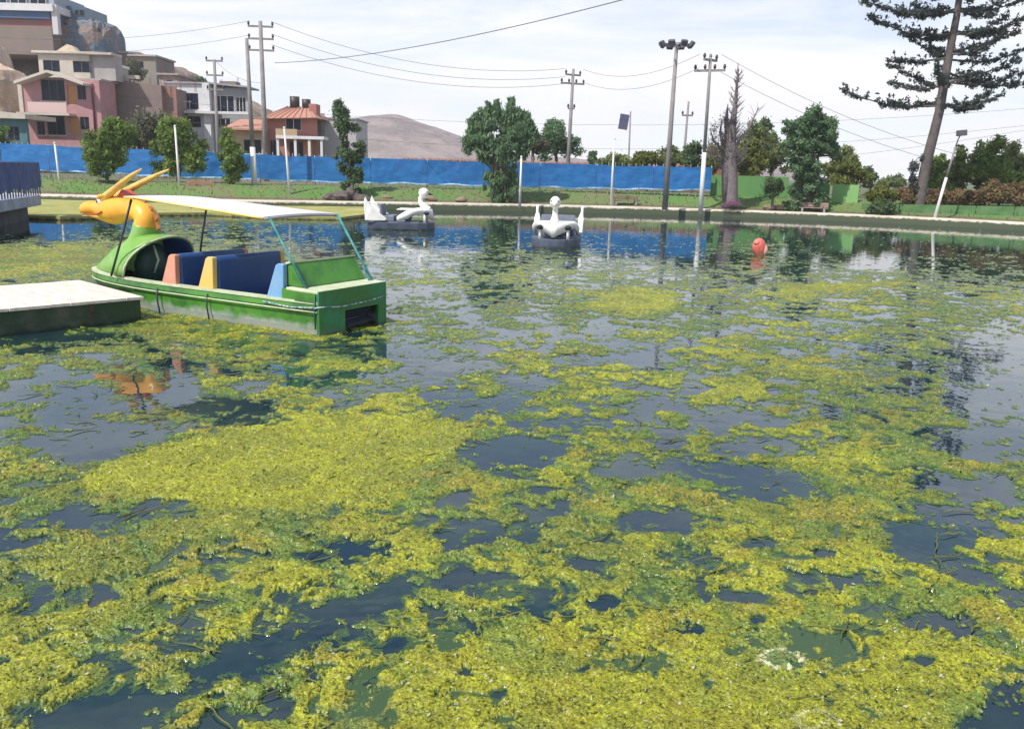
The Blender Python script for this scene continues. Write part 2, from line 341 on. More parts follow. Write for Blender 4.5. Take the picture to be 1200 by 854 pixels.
    q = np.sqrt(((PX-955)/20)**2+((PY-846)/10)**2)+(fine-.5)*.7; ring = np.exp(-((q-1)/.2)**2)[..., None]*.45; C = C*(1-ring)+np.array([.5, .52, .3])*ring
    C *= .92*(0.62+0.76*vf[..., None]*1.0) * (0.75+.5*fine[..., None])
    spk = RNG.random(h.shape); C = np.where((spk > .988)[..., None], C*.3+np.array([.6, .58, .38])*.7, C); C = np.where((spk < .05)[..., None], C*.4, C)
    C *= (1+.5*(np.clip(.5-cl1, -.25, .2)))[..., None]; hit = h > -FILM; wet = np.clip(-h/.01, 0, 1); keep = hit[:-1, :-1] | hit[1:, :-1] | hit[:-1, 1:] | hit[1:, 1:]  # first factor paints shade: weed darker in crevices, lighter on raised clumps
    idx = np.arange(nr_*nc).reshape(nr_, nc); F = np.stack([idx[:-1, :-1], idx[:-1, 1:], idx[1:, 1:], idx[1:, :-1]], -1)[keep]
    used = np.zeros(nr_*nc, bool); used[F.ravel()] = True; remap = np.cumsum(used)-1
    jx = RNG.normal(0, .2, h.shape)*(us[1]-us[0])*Yg
    V = np.stack([Xg+jx, Yg, zz], -1).reshape(-1, 3)[used]; wet = wet.ravel()[used]; F = remap[F]; C = C.reshape(-1, 3)[used]
    m = bpy.data.materials.new('floating_algae'); m.use_nodes = True; t = m.node_tree; b = t.nodes['Principled BSDF']
    at_ = N(t, 'ShaderNodeAttribute'); at_.attribute_name = 'weed'; tc = N(t, 'ShaderNodeTexCoord')
    nz = N(t, 'ShaderNodeTexNoise'); L(t, tc, 'Object', nz, 'Vector'); nz.inputs['Scale'].default_value = 70; nz.inputs['Detail'].default_value = 3
    r = N(t, 'ShaderNodeMapRange'); L(t, nz, 0, r, 0); r.inputs[1].default_value = .3; r.inputs[2].default_value = .7; r.inputs[3].default_value = .55; r.inputs[4].default_value = 1.4
    x = N(t, 'ShaderNodeVectorMath', operation='SCALE'); L(t, at_, 'Color', x, 0); L(t, r, 0, x, 'Scale'); aw = N(t, 'ShaderNodeAttribute'); aw.attribute_name = 'wet'
    rr = N(t, 'ShaderNodeMapRange'); L(t, aw, 'Fac', rr, 0); rr.inputs[3].default_value = .5; rr.inputs[4].default_value = .08; L(t, rr, 0, b, 'Roughness')
    dk_ = N(t, 'ShaderNodeMix', data_type='RGBA'); L(t, aw, 'Fac', dk_, 'Factor'); L(t, x, 0, dk_, 6); dk_.inputs[7].default_value = (.042, .082, .028, 1); L(t, dk_, 2, b, 'Base Color')
    bu = N(t, 'ShaderNodeBump'); L(t, nz, 0, bu, 'Height'); bd_ = N(t, 'ShaderNodeMapRange'); L(t, aw, 'Fac', bd_, 0); bd_.inputs[3].default_value = 1; bd_.inputs[4].default_value = .02; L(t, bd_, 0, bu, 'Strength'); bu.inputs['Distance'].default_value = 0.01; L(t, bu, 0, b, 'Normal')
    o = from_np('floating_algae', V, F, m, smooth=True)
    ca = o.data.attributes.new('weed', 'FLOAT_COLOR', 'POINT'); ca.data.foreach_set('color', np.concatenate([C, np.ones((len(C), 1))], 1).astype(np.float32).ravel())
    wa = o.data.attributes.new('wet', 'FLOAT', 'POINT'); wa.data.foreach_set('value', wet.astype(np.float32))
    tag(o, 'yellow green algae mats floating on the dark pond water', 'algae', kind='stuff')
    # little leaves and bubbles caught on the mats, and drifting strands of weed
    rg = np.random.default_rng(21); nearv = np.where((V[:, 1] < 13) & (V[:, 2] > .006))[0]; k = rg.choice(nearv, 16000, replace=True); Q = V[k]+rg.normal(0, .012, (16000, 3))*[1, 1, 0]+[0, 0, .004]
    a = rg.uniform(0, 6.28, 16000); sz = rg.uniform(.004, .013, 16000)*(1+Q[:, 1]*.06); ux_ = np.stack([np.cos(a), np.sin(a), rg.normal(0, .35, 16000)], 1)*sz[:, None]; uy_ = np.stack([-np.sin(a), np.cos(a), rg.normal(0, .35, 16000)], 1)*sz[:, None]*.5
    Lv = np.stack([Q-ux_, Q-uy_, Q+ux_, Q+uy_], 1).reshape(-1, 3); lm_ = leafmat('caught_leaf', (0.10, 0.11, 0.02), (0.36, 0.38, 0.07), (0.62, 0.60, 0.42))
    tag(from_np('floating_leaves', Lv, np.arange(64000).reshape(-1, 4), lm_, tint=np.repeat(rg.random(16000), 4)), 'tiny pale leaves and specks caught on the algae mats', 'leaves', kind='stuff')
    st = MB(); rs = random.Random(12)
    for i in range(260):
        y0 = rs.uniform(3.2, 11); x0 = rs.uniform(-.62, .62)*y0; a0 = rs.uniform(-.5, 1.2); ln = rs.uniform(.08, .45); P = []
        for j in range(8): a0 += rs.uniform(-.35, .35); x0 += math.cos(a0)*ln/8; y0 += math.sin(a0)*ln/8; P.append((x0, y0, .016+.006*math.sin(j)))
        st.tube(P, [.0015+.0035*math.sin(math.pi*(j+.5)/8) for j in range(8)], 4, cap=False)
    tag(st.build('floating_strands', mat('strand', (0.20, 0.20, 0.05), .6, (0.05, 0.08, 0.02), 2, 4)), 'thin stringy strands of weed lying over the algae', 'weed', kind='stuff')
    print('algae faces', len(F))
build_algae()

# ------------------------------------------------------------------ banks, lawns, quay, hills
m_grass = mat('bank_grass', (0.10, 0.20, 0.045), 0.95, (0.17, 0.15, 0.08), 0.5, 8, .42, .66, bump=.05, bscale=6)
m_ground = mat('far_ground', (0.16, 0.13, 0.09), 0.95, (0.09, 0.13, 0.05), 0.08, 6, bump=.05, bscale=2)
m_kerb = mat('kerb_concrete', (0.62, 0.56, 0.46), 0.85, (0.42, 0.36, 0.28), 0.8, 8, .45, .7, bump=.01, bscale=8, zstain=(0.27, 0.35, (0.055, 0.07, 0.04)))
m_dirt = mat('bank_dirt', (0.16, 0.11, 0.085), .95, (0.12, 0.14, 0.05), 0.7, 8, .4, .65, bump=.04, bscale=5)
SH = [(-130, 20), (-70, 38), (-35, 45.5), (-23.7, 46.5), (-15.5, 45.6), (-9.6, 47.3), (0, 49.9), (9.7, 50.2), (18.8, 48.1), (25.4, 43.3), (34, 33), (44, 14), (52, -10), (56, -58)]
def resample(P, step):
    P = [np.array(p, float) for p in P]; out = []
    for i in range(len(P)-1):     # Catmull-Rom
        p0, p1, p2, p3 = P[max(i-1, 0)], P[i], P[i+1], P[min(i+2, len(P)-1)]; n = max(2, int(np.linalg.norm(p2-p1)/step))
        for k in range(n):
            t = k/n; out.append(0.5*((2*p1)+(-p0+p2)*t+(2*p0-5*p1+4*p2-p3)*t*t+(-p0+3*p1-3*p2+p3)*t**3))
    out.append(P[-1]); return np.array(out)
shore = resample(SH, 0.8); tg = np.gradient(shore, axis=0); tg /= np.linalg.norm(tg, axis=1)[:, None]; nrm = np.stack([-tg[:, 1], tg[:, 0]], 1)
for _ in range(200): nrm[1:-1] = (nrm[:-2]+nrm[1:-1]+nrm[2:])/3
nrm /= np.linalg.norm(nrm, axis=1)[:, None]
def strip(name, prof, mt, noise=0.0, kind='structure'):      # profile of (distance behind the shore line, z)
    V = []; k = len(prof)
    for i, (p, q) in enumerate(zip(shore, nrm)):
        for d, z in prof:
            a = p+q*d; V.append((a[0], a[1], z+(noise*(fbm(np.array([a[0]*.6]), np.array([a[1]*.6]), 3)[0]-.5) if 1.6 < d < 60 else 0)))
    n = len(shore); F = [(i*k+j, (i+1)*k+j, (i+1)*k+j+1, i*k+j+1) for i in range(n-1) for j in range(k-1)]
    o = from_np(name, V, F, mt, smooth=False); tag(o, kind=kind); return o
strip('kerb', [(0, -0.6), (0, 0.36), (0.04, 0.40), (1.22, 0.40), (1.25, 0.2)], m_kerb)
strip('bank', [(1.2, 0.34), (1.36, 0.37), (2.2, 0.42), (2.9, 0.62), (3.6, 0.9), (4.6, 1.08), (6, 1.1), (9, 1.1)], m_grass, .12)
strip('dirt_strip', [(1.34, 0.385), (1.8, 0.41), (2.25, 0.475), (2.5, 0.40)], m_dirt, .1)
# one ground sheet behind the bank, out to the horizon
strip('ground', [(8.5, 1.06), (14, 1.1), (40, 1.15), (120, 1.2), (640, 1.3)], m_ground)
lawn_m = mat('dry_lawn', (0.40, 0.36, 0.12), .95, (0.22, 0.26, 0.07), .8, 8, .4, .65, bump=.03, bscale=10, zstain=(0.0, 0.08, (0.05, 0.05, 0.03)))
def P2(px, py, z=.14): a = at(px, py, z); return (a.x, a.y)
lw = MB().prism([P2(-200, 245), P2(-60, 250), P2(20, 252), P2(70, 254), P2(120, 253), P2(170, 249.5), P2(240, 249), P2(320, 253), P2(400, 254.5), P2(428, 251), P2(440, 244), P2(430, 239), P2(262, 236), P2(200, 231), P2(100, 231.5), P2(0, 229), P2(-200, 228)], -.6, .14).build('lawn', lawn_m); tag(lw, kind='structure')
# hill behind the houses on the left, and the far hill
def terrain(name, prof, Y0, Y1, Y2, z0, mt, nx=90, ny=36, rough=1.0, sx=.12):
    xs = np.linspace(prof[0][0], prof[-1][0], nx); zr = np.interp(xs, [p[0] for p in prof], [p[1] for p in prof])
    ys_ = np.linspace(Y0, Y2, ny); X, Y = np.meshgrid(xs, ys_)
    t = np.clip((Y-Y0)/(Y1-Y0), 0, 1); t2 = np.clip((Y-Y1)/(Y2-Y1), 0, 1); s = t*t*(3-2*t)*(1-.4*t2*t2)
    ridge = np.broadcast_to(zr, X.shape); X2 = X*(1+.0*Y)
    Z = z0+(ridge-z0)*s+rough*(fbm(X*sx, Y*sx, 6, 3, .6)-.5)*2*np.minimum(t*3, 1)
    ix = np.arange(nx*ny).reshape(ny, nx); F = np.stack([ix[:-1, :-1], ix[:-1, 1:], ix[1:, 1:], ix[1:, :-1]], -1).reshape(-1, 4)
    o = from_np(name, np.stack([X2, Y, Z], -1).reshape(-1, 3), F, mt, smooth=True); tag(o, kind='structure'); return o
def prof_at(pts, Y): return [(lambda p: (p.x, p.z))(atY(a, b, Y)) for a, b in pts]
terrain('hill', prof_at([(-260, 10), (-60, 15), (0, 25), (60, 40), (122, 58), (155, 63), (180, 67), (196, 80), (214, 92), (240, 101), (262, 118), (290, 146), (312, 170), (330, 186)], 128), 84, 128, 190, 1.0,
        mat('rubble_slope', (0.20, 0.145, 0.11), .95, (0.34, 0.27, 0.21), .22, 9, .4, .62, bump=.5, bscale=1.1), 150, 70, 1.3, .14)
terrain('hill', prof_at([(180, 178), (300, 152), (370, 143), (415, 137), (440, 134), (462, 134), (480, 139), (500, 147), (530, 156), (548, 164), (575, 176), (630, 184), (720, 190), (900, 197)], 430), 300, 430, 560, 1.0,
        mat('bare_hill', (0.30, 0.245, 0.235), .95, (0.21, 0.17, 0.17), .05, 9, .42, .58, bump=3, bscale=.1, stretch=(1, 1, 3)), 140, 50, 2.0, .03)
# ------------------------------------------------------------------ dock on the left
m_plank = mat('bleached_boards', (0.74, 0.67, 0.60), .8, (0.46, 0.40, 0.34), 2.0, 9, .45, .78, bump=.003, bscale=30, stretch=(6, 1, 1))
m_fascia = mat('dark_green_fascia', (0.03, 0.06, 0.03), .8, (0.11, 0.11, 0.085), 2.4, 9, .48, .72, bump=.015, bscale=10, zstain=(-0.02, .06, (0.012, 0.016, 0.012)))  # dark green with lighter blotches, darkest towards the waterline
A = Vector((-5.46, 12.42, 0)); ux = Vector((.674, .738, 0)).normalized()
dk = empty('dock', A, math.atan2(ux.y, ux.x), 'low boat dock with bleached boards and a dark green side', 'dock')
# local: x = 0 at the end, negative inland; y from 0 (front edge) to 2.25 (back edge)
n = 34; first = None
for i in range(n):
    x1 = -.256*i; hh = random.uniform(-.003, .003)
    q = MB().span(x1-.249, x1, -.04+random.uniform(-.012, .012), 2.29+random.uniform(-.012, .012), .318, .362+hh).build('plank', m_plank, dk, .004)
MB().span(-8.7, -.03, .0, .10, -.05, .317).build('side_board', m_fascia, dk, .01)
MB().span(-.13, -.03, .102, 2.2, -.05, .316).build('end_board', m_fascia, dk, .01)
MB().span(-8.7, -.03, 2.202, 2.26, .1, .316).build('side_board', m_fascia, dk)
rg_ = mat('rusty_iron', (0.14, 0.06, 0.035), .8, (0.08, 0.05, 0.04), 9, 4)
for x in (-.7, -2.3):
    MB().tube([(x-.06+.06*math.cos(k*.7), -.02, .20+.06*math.sin(k*.7)-.02) for k in range(10)], .008, 6).build('mooring_ring', rg_, dk); MB().span(x-.06, x-.0, -.012, -.001, .22, .29).build('ring_plate', rg_, dk)
for x in (-.35, -2.6, -4.9, -7.2):
    for y in (.28, 2.0): MB().tube([(x, y, -.9), (x, y, .315)], .09, 10).build('pile', m_fascia, dk)

# ------------------------------------------------------------------ dragon pedal boat
g1 = mat('boat_green_paint', (0.075, 0.25, 0.03), .38, (0.03, 0.11, 0.03), 2.2, 8, .42, .68, bump=.004, bscale=6, zstain=(0.08, .20, (0.33, 0.36, 0.34)))
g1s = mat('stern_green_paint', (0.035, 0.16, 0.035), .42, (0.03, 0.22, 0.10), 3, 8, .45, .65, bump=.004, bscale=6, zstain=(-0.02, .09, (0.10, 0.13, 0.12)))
g2 = mat('light_green_paint', (0.15, 0.36, 0.055), .45, (0.26, 0.42, 0.14), 3, 8, .42, .7, bump=.004, bscale=7)
g3 = mat('dark_green_inside', (0.015, 0.10, 0.055), .5, (0.02, 0.06, 0.05), 2, 6)
cr = mat('cream_rim', (0.62, 0.68, 0.48), .5, (0.45, 0.5, 0.33), 6, 8, bump=.002)
nav = mat('navy_fibreglass', (0.02, 0.075, 0.26), .4, (0.03, 0.09, 0.24), 2.5, 7, bump=.002)
nav2 = mat('floor_blue', (0.015, 0.05, 0.17), .5, (0.02, 0.035, 0.06), 4, 7)
sal = mat('salmon_paint', (0.70, 0.26, 0.17), .5, (0.62, 0.33, 0.24), 4, 6)
yl = mat('yellow_panel_paint', (0.80, 0.52, 0.10), .5, (0.66, 0.5, 0.2), 4, 6)
lb = mat('light_blue_paint', (0.16, 0.36, 0.66), .5, (0.25, 0.42, 0.62), 4, 6)
orp = mat('dragon_orange', (0.86, 0.44, 0.05), .38, (0.76, 0.30, 0.05), 2.4, 7, .46, .72, bump=.004, bscale=8)
teal = mat('teal_pole', (0.03, 0.13, 0.14), .5, (0.05, 0.3, 0.3), 8, 3)
dkp = mat('dark_metal_pole', (0.035, 0.04, 0.06), .5)
bx = Vector((-.872, .489, 0))
bo = empty('dragon_boat', (-2.3, 12.16, 0), math.atan2(bx.y, bx.x), 'green dragon headed pedal boat moored beside the dock', 'pedal boat')
XS = [0, .02, .6, 1.5, 2.5, 3.4, 3.9, 4.4, 4.87, 5.26, 5.52, 5.70, 5.77]
HW = [.70, .72, .73, .73, .73, .72, .69, .62, .52, .39, .27, .14, .03]
def hull_sec(x, w, bow):
    zt = .46; k = 1-bow*.35
    P = [(w, zt), (w*1.03, zt-.10), (w*.99, zt-.12), (w*.97*k, .10), (w*.93*k, -.02), (w*.7*k, -.16)]
    return [Vector((x, a, b)) for a, b in P] + [Vector((x, -a, b)) for a, b in reversed(P)]
hb = MB(); hb.loft([hull_sec(x, w, max(0, (x-3.9)/1.4)) for x, w in zip(XS[1:], HW[1:])], closed=False, smooth=False, cap=False).build('hull', g1, bo)
# inner shell and floor
ib = MB(); inner = [[Vector((x, w-.05, .455)), Vector((x, (w-.05)*.95, .10)), Vector((x, -(w-.05)*.95, .10)), Vector((x, -(w-.05), .455))] for x, w in zip(XS[2:-2], HW[2:-2])]
ib.loft(inner, closed=False, smooth=False, cap=False).build('floor_pan', nav2, bo)
rim = MB()
for sgn in (1, -1):
    rim.loft([[Vector((x, sgn*(w+.02), .44)), Vector((x, sgn*(w+.02), .478)), Vector((x, sgn*max(w-.07, 0), .478)), Vector((x, sgn*max(w-.07, 0), .44))][::sgn] for x, w in zip(XS[1:], HW[1:])], smooth=False)
rim.build('gunwale', cr, bo)
# pale stripe along the side
st = MB(); st.tube([(x, w*1.035+.006, .335) for x, w in zip(XS[1:], HW[1:])], .011, 6); st.tube([(x, -w*1.035-.006, .335) for x, w in zip(XS[1:], HW[1:])], .011, 6); st.build('rub_rail', cr, bo)
# stern block: raised deck with the transom and the paddle recess
sb = MB()
M90 = Matrix.Rotation(math.pi/2, 4, 'Z')
tw = MB().wall(-.74, .74, -.16, .62, 0, .05, [(-.55, .20, -.03, .30)])
tw.v = [(y-.01, x, z) for x, y, z in tw.v]; tw.f = [f[::-1] for f in tw.f]; tw.build('transom', g1s, bo)
MB().span(.3, .34, -.6, .3, -.1, .4).build('paddle_recess', mat('recess_shade', (0.01, 0.012, 0.015), .7), bo)  # back panel coloured near black for the shade inside the opening
wh = MB().tube([(.18, -.5, .12), (.18, .14, .12)], .03, 8)
for k in range(6):
    a_ = k*math.pi/3+.2; wh.box((.18+.11*math.cos(a_), -.18, .12+.11*math.sin(a_)), (.15, .58, .018), M=Matrix.Rotation(-a_, 3, 'Y'))
wh.build('paddle_wheel', dkp, bo)
sd = MB()
for sgn in (1, -1): MB().prism_y([(.045, .46), (.045, .60), (.40, .62), (.66, .62), (.66, .46)], sgn*.735-.012, sgn*.735+.012).build('stern_side', g1, bo)
MB().prism_y([(.0, .585), (.0, .625), (.58, .64), (.58, .60)], -.75, .75).build('stern_deck', cr, bo, .01)
MB().prism_y([(.34, .641), (.62, .645), (.62, .95), (.56, .97)], -.70, .66).build('stern_coaming', g1, bo, .015)
MB().prism_y([(.55, .966), (.64, .946), (.64, .975), (.55, .992)], -.72, .68).build('coaming_trim', cr, bo)
# the three bench backs: coloured wedge ends, navy shells, benches
def bench(xr, colour, name_l, hgt=.95, back=nav):
    for sgn in (1, -1):
        w = MB().prism_y([(xr+.34, .47), (xr+.02, .47), (xr, hgt-.01), (xr+.10, hgt), (xr+.15, hgt-.03)], sgn*.69-.045, sgn*.69+.045).build('end_panel', colour, bo, .012); w['label'] = name_l
    if back is not None: MB().prism_y([(xr+.08, .12), (xr-.02, .12), (xr-.015, hgt-.04), (xr+.03, hgt), (xr+.10, hgt)], -.64, .64).build('bench_back', back, bo, .02)
    MB().prism_y([(xr+.09, .36), (xr+.09, .44), (xr+.50, .40), (xr+.53, .36), (xr+.50, .12), (xr+.46, .12), (xr+.44, .33)], -.62, .62).build('seat', back or nav, bo, .02)
bench(2.84, sal, 'salmon pink wedge panel at the end of the front bench', .93)
bench(2.03, yl, 'yellow wedge panel at the end of the middle bench', .95)
bench(.63, lb, 'light blue wedge panel at the end of the rear bench', .955, nav2)
# dragon fairing: cowl, chest, neck, head
def ring(c, axis_dir, ry, rz, n=20, arch=None):
    c = Vector(c); d = Vector(axis_dir).normalized(); up = Vector((0, 1, 0)).cross(d); up = -up if up.z < 0 and abs(up.z) > .3 else up
    return [c+Vector((0, 1, 0))*(ry*math.cos(2*math.pi*k/n))+up*(rz*math.sin(2*math.pi*k/n)) for k in range(n)]
cw = MB(); secs = []
for k0, (x, w, h, lean) in enumerate(((4.16, .69, .64, .38), (4.3, .68, .655, .30), (4.45, .63, .655, .16), (4.6, .57, .61, .04), (4.88, .48, .47, 0), (5.15, .38, .31, 0), (5.42, .26, .15, 0), (5.62, .13, .04, 0))):
    secs.append([Vector((x-lean*math.sin(math.pi*k/18)**1.3, w*math.cos(math.pi*k/18), .47+h*math.sin(math.pi*k/18)**.8)) for k in range(19)])
cw.loft(secs, closed=False, cap=False); co = cw.build('cowl', g2, bo)
sm_ = co.modifiers.new('s', 'SOLIDIFY'); sm_.thickness = .03; sm_.offset = -1
co.data.materials.append(nav); sm_.material_offset = 1
lip = MB().tube(secs[0], .014, 8); lip.build('cowl_lip', cr, bo)
MB().ell((4.38, 0, .62), (.26, .30, .44)).build('neck_root', g3, bo)
MB().tube([(4.1, .12, .95), (4.0, .12, .72), (4.12, .12, .5)], .02, 6).build('steering_lever', cr, bo)
def along(pts, n):
    P = [Vector(p) for p in pts]; out = []
    for i in range(len(P)-1):
        a0, a1, a2, a3 = P[max(i-1, 0)], P[i], P[i+1], P[min(i+2, len(P)-1)]
        for k in range(n):
            t = k/n; out.append(.5*((2*a1)+(a2-a0)*t+(2*a0-5*a1+4*a2-a3)*t*t+(3*a1-a0-3*a2+a3)*t**3))
    out.append(P[-1]); return out
def body(path, n=5, seg=18):       # path rows: x, y, z, half width, half height
    c = along([r[:3] for r in path], n); w_ = along([(r[3], r[4], 0) for r in path], n); b_ = MB()
    b_.tube(c, [(max(q.x, .01), max(q.y, .01)) for q in w_], seg); return b_
body([(4.62, 0, .60, .33, .42), (4.52, 0, .84, .28, .37), (4.44, 0, 1.04, .22, .28), (4.385, 0, 1.27, .187, .228)]).build('neck_base', g2, bo)
body([(4.38, 0, 1.26, .185, .225), (4.37, 0, 1.36, .18, .21), (4.45, 0, 1.45, .18, .195), (4.64, 0, 1.505, .18, .185)]).build('neck', orp, bo)
body([(4.58, 0, 1.505, .175, .18), (4.78, 0, 1.515, .195, .19), (5.0, 0, 1.495, .225, .225), (5.25, 0, 1.475, .215, .22), (5.45, 0, 1.475, .18, .17), (5.62, 0, 1.485, .145, .125), (5.80, 0, 1.48, .155, .125), (5.93, 0, 1.455, .145, .11), (6.0, 0, 1.445, .07, .06)]).build('head', orp, bo)
body([(4.95, 0, 1.38, .14, .11), (5.15, 0, 1.325, .15, .10), (5.4, 0, 1.33, .12, .075), (5.7, 0, 1.36, .105, .05), (5.88, 0, 1.375, .07, .035)]).build('lower_jaw', orp, bo)
ho = None
for sgn in (1, -1):
    body([(5.30, sgn*.10, 1.66, .075, .075), (5.05, sgn*.13, 1.78, .065, .06), (4.7, sgn*.18, 1.93, .055, .05), (4.35, sgn*.23, 2.07, .04, .035), (4.08, sgn*.26, 2.17, .012, .012)], 4, 10).build('horn', mat('horn_yellow', (0.80, 0.56, 0.14), .45, (0.55, 0.33, 0.1), 6, 6), bo)
    e = MB().ell((5.36, sgn*.155, 1.60), (.055, .04, .055)).build('eye', mat('eye_white', (0.75, 0.72, 0.65), .3), bo)
    MB().ell((5.375, sgn*.19, 1.605), (.025, .012, .025)).build('pupil', dkp, e)
    MB().ell((5.9, sgn*.09, 1.53), (.03, .022, .018)).build('nostril', mat('nostril_brown', (0.12, 0.04, 0.02), .6), bo)
    body([(5.42, sgn*.12, 1.64, .05, .03), (5.30, sgn*.15, 1.70, .06, .035), (5.15, sgn*.15, 1.72, .03, .02)], 3, 8).build('brow', orp, bo)
MB().prism_y([(5.0, 1.70), (4.86, 1.83), (4.72, 1.76), (4.62, 1.74), (4.72, 1.66), (4.9, 1.66)], -.09, .09).build('crest', mat('crest_red', (0.62, 0.06, 0.05), .5, (0.5, 0.12, 0.1), 5, 5), bo, .02)
for sgn in (1, -1): MB().tube([(5.98, sgn*.10, 1.40), (5.8, sgn*.145, 1.385), (5.55, sgn*.15, 1.375), (5.38, sgn*.19, 1.40), (5.22, sgn*.225, 1.45)], .012, 6).build('mouth_line', mat('mouth_red', (0.35, 0.05, 0.03), .5), bo)
fin = MB()
for k, (x, z, a_) in enumerate([(4.45, 1.60, .5), (4.30, 1.52, .9), (4.18, 1.40, 1.3), (4.14, 1.26, 1.55)]):
    M = Matrix.Rotation(-a_, 3, 'Y'); fin.add([M @ Vector(p)+Vector((x, 0, z)) for p in ((-.07, -.02, 0), (.07, -.02, 0), (.07, .02, 0), (-.07, .02, 0), (-.02, 0, .10))], [(0, 1, 4), (1, 2, 4), (2, 3, 4), (3, 0, 4), (3, 2, 1, 0)])
fin.build('neck_spines', mat('spine_brown', (0.35, 0.13, 0.04), .6), bo)
for a_, b_, c_, mt in (((4.41, .715, .48), (4.1, .70, 1.1), (3.80, .70, 1.71), dkp), ((3.97, -.66, .55), (3.86, -.68, 1.1), (3.70, -.7, 1.70), dkp)):
    MB().tube([a_, b_, c_], .018, 8).build('canopy_pole', mt, bo)
MB().tube([(.28, .66, .64), (.52, .68, 1.0), (.90, .70, 1.585)], .015, 8).build('canopy_pole', teal, bo)
MB().tube([(.20, -.68, .62), (.42, -.70, .9), (.88, -.70, 1.575)], .019, 8).build('canopy_pole', teal, bo)
MB().tube([(.20, -.60, .63), (.34, -.66, .78), (.38, -.69, .87)], .013, 8).build('pole_brace', teal, bo)
cano = mat('canopy_white', (0.70, 0.68, 0.68), .6, (0.50, 0.49, 0.53), 1.4, 8, .45, .75, bump=.002, stretch=(1, 3, 1)); cye = mat('canopy_yellow_edge', (0.78, 0.55, 0.08), .5, (0.7, 0.55, 0.25), 5, 5)
cs = []
for i in range(15):
    x = .93+(3.86-.93)*i/14; row = []
    for k in range(11):
        y = -.77+1.54*k/10; z = 1.527+.058*x+.03*(1-(y/.8)**2)+(.012*y*(x-.9))-(.02*max(0, (x-3.6)/.26)**2); row.append(Vector((x, y, z)))
    cs.append(row)
co_ = MB(); co_.loft([rw+[q-Vector((0, 0, .022)) for q in reversed(rw)] for rw in cs], smooth=False); co_.build('canopy', cano, bo)
for kk in (0, 10): MB().tube([rw[kk]+Vector((0, (.014 if kk else -.014), -.018)) for rw in cs], [(.008, .017)]*15, 6).build('canopy_edge', cye, bo)
MB().tube([q+Vector((-.012, 0, -.03)) for q in cs[0]], .02, 6).build('canopy_valance', mat('valance_shade', (0.3, 0.29, 0.32), .7), bo)  # valance coloured grey for the shadow along the rear edge
for i in (1, 7, 13): MB().tube([q-Vector((0, 0, .035)) for q in cs[i]], .012, 6).build('canopy_bow', dkp, bo)
rp = mat('rope_pale', (0.5, 0.55, 0.5), .9, (0.1, 0.2, 0.25), 18, 2, .45, .55)
MB().tube([(1.0, .77, .40), (.5, .775, .37), (.02, .76, .40), (-.03, .72, .41), (-.03, .3, .37), (-.03, -.3, .38), (-.03, -.72, .42), (.2, -.77, .43)], .012, 6).build('stern_rope', rp, bo)
for x in (3.25, 2.15): MB().tube([(x, .765, .40), (x+.01, .772, .2), (x-.01, .75, -.02)], .012, 6).build('fender_rope', dkp, bo)
MB().tube([(.05, .755, .10), (.05, .755, .56)], .012, 6).build('corner_strip', g3, bo)

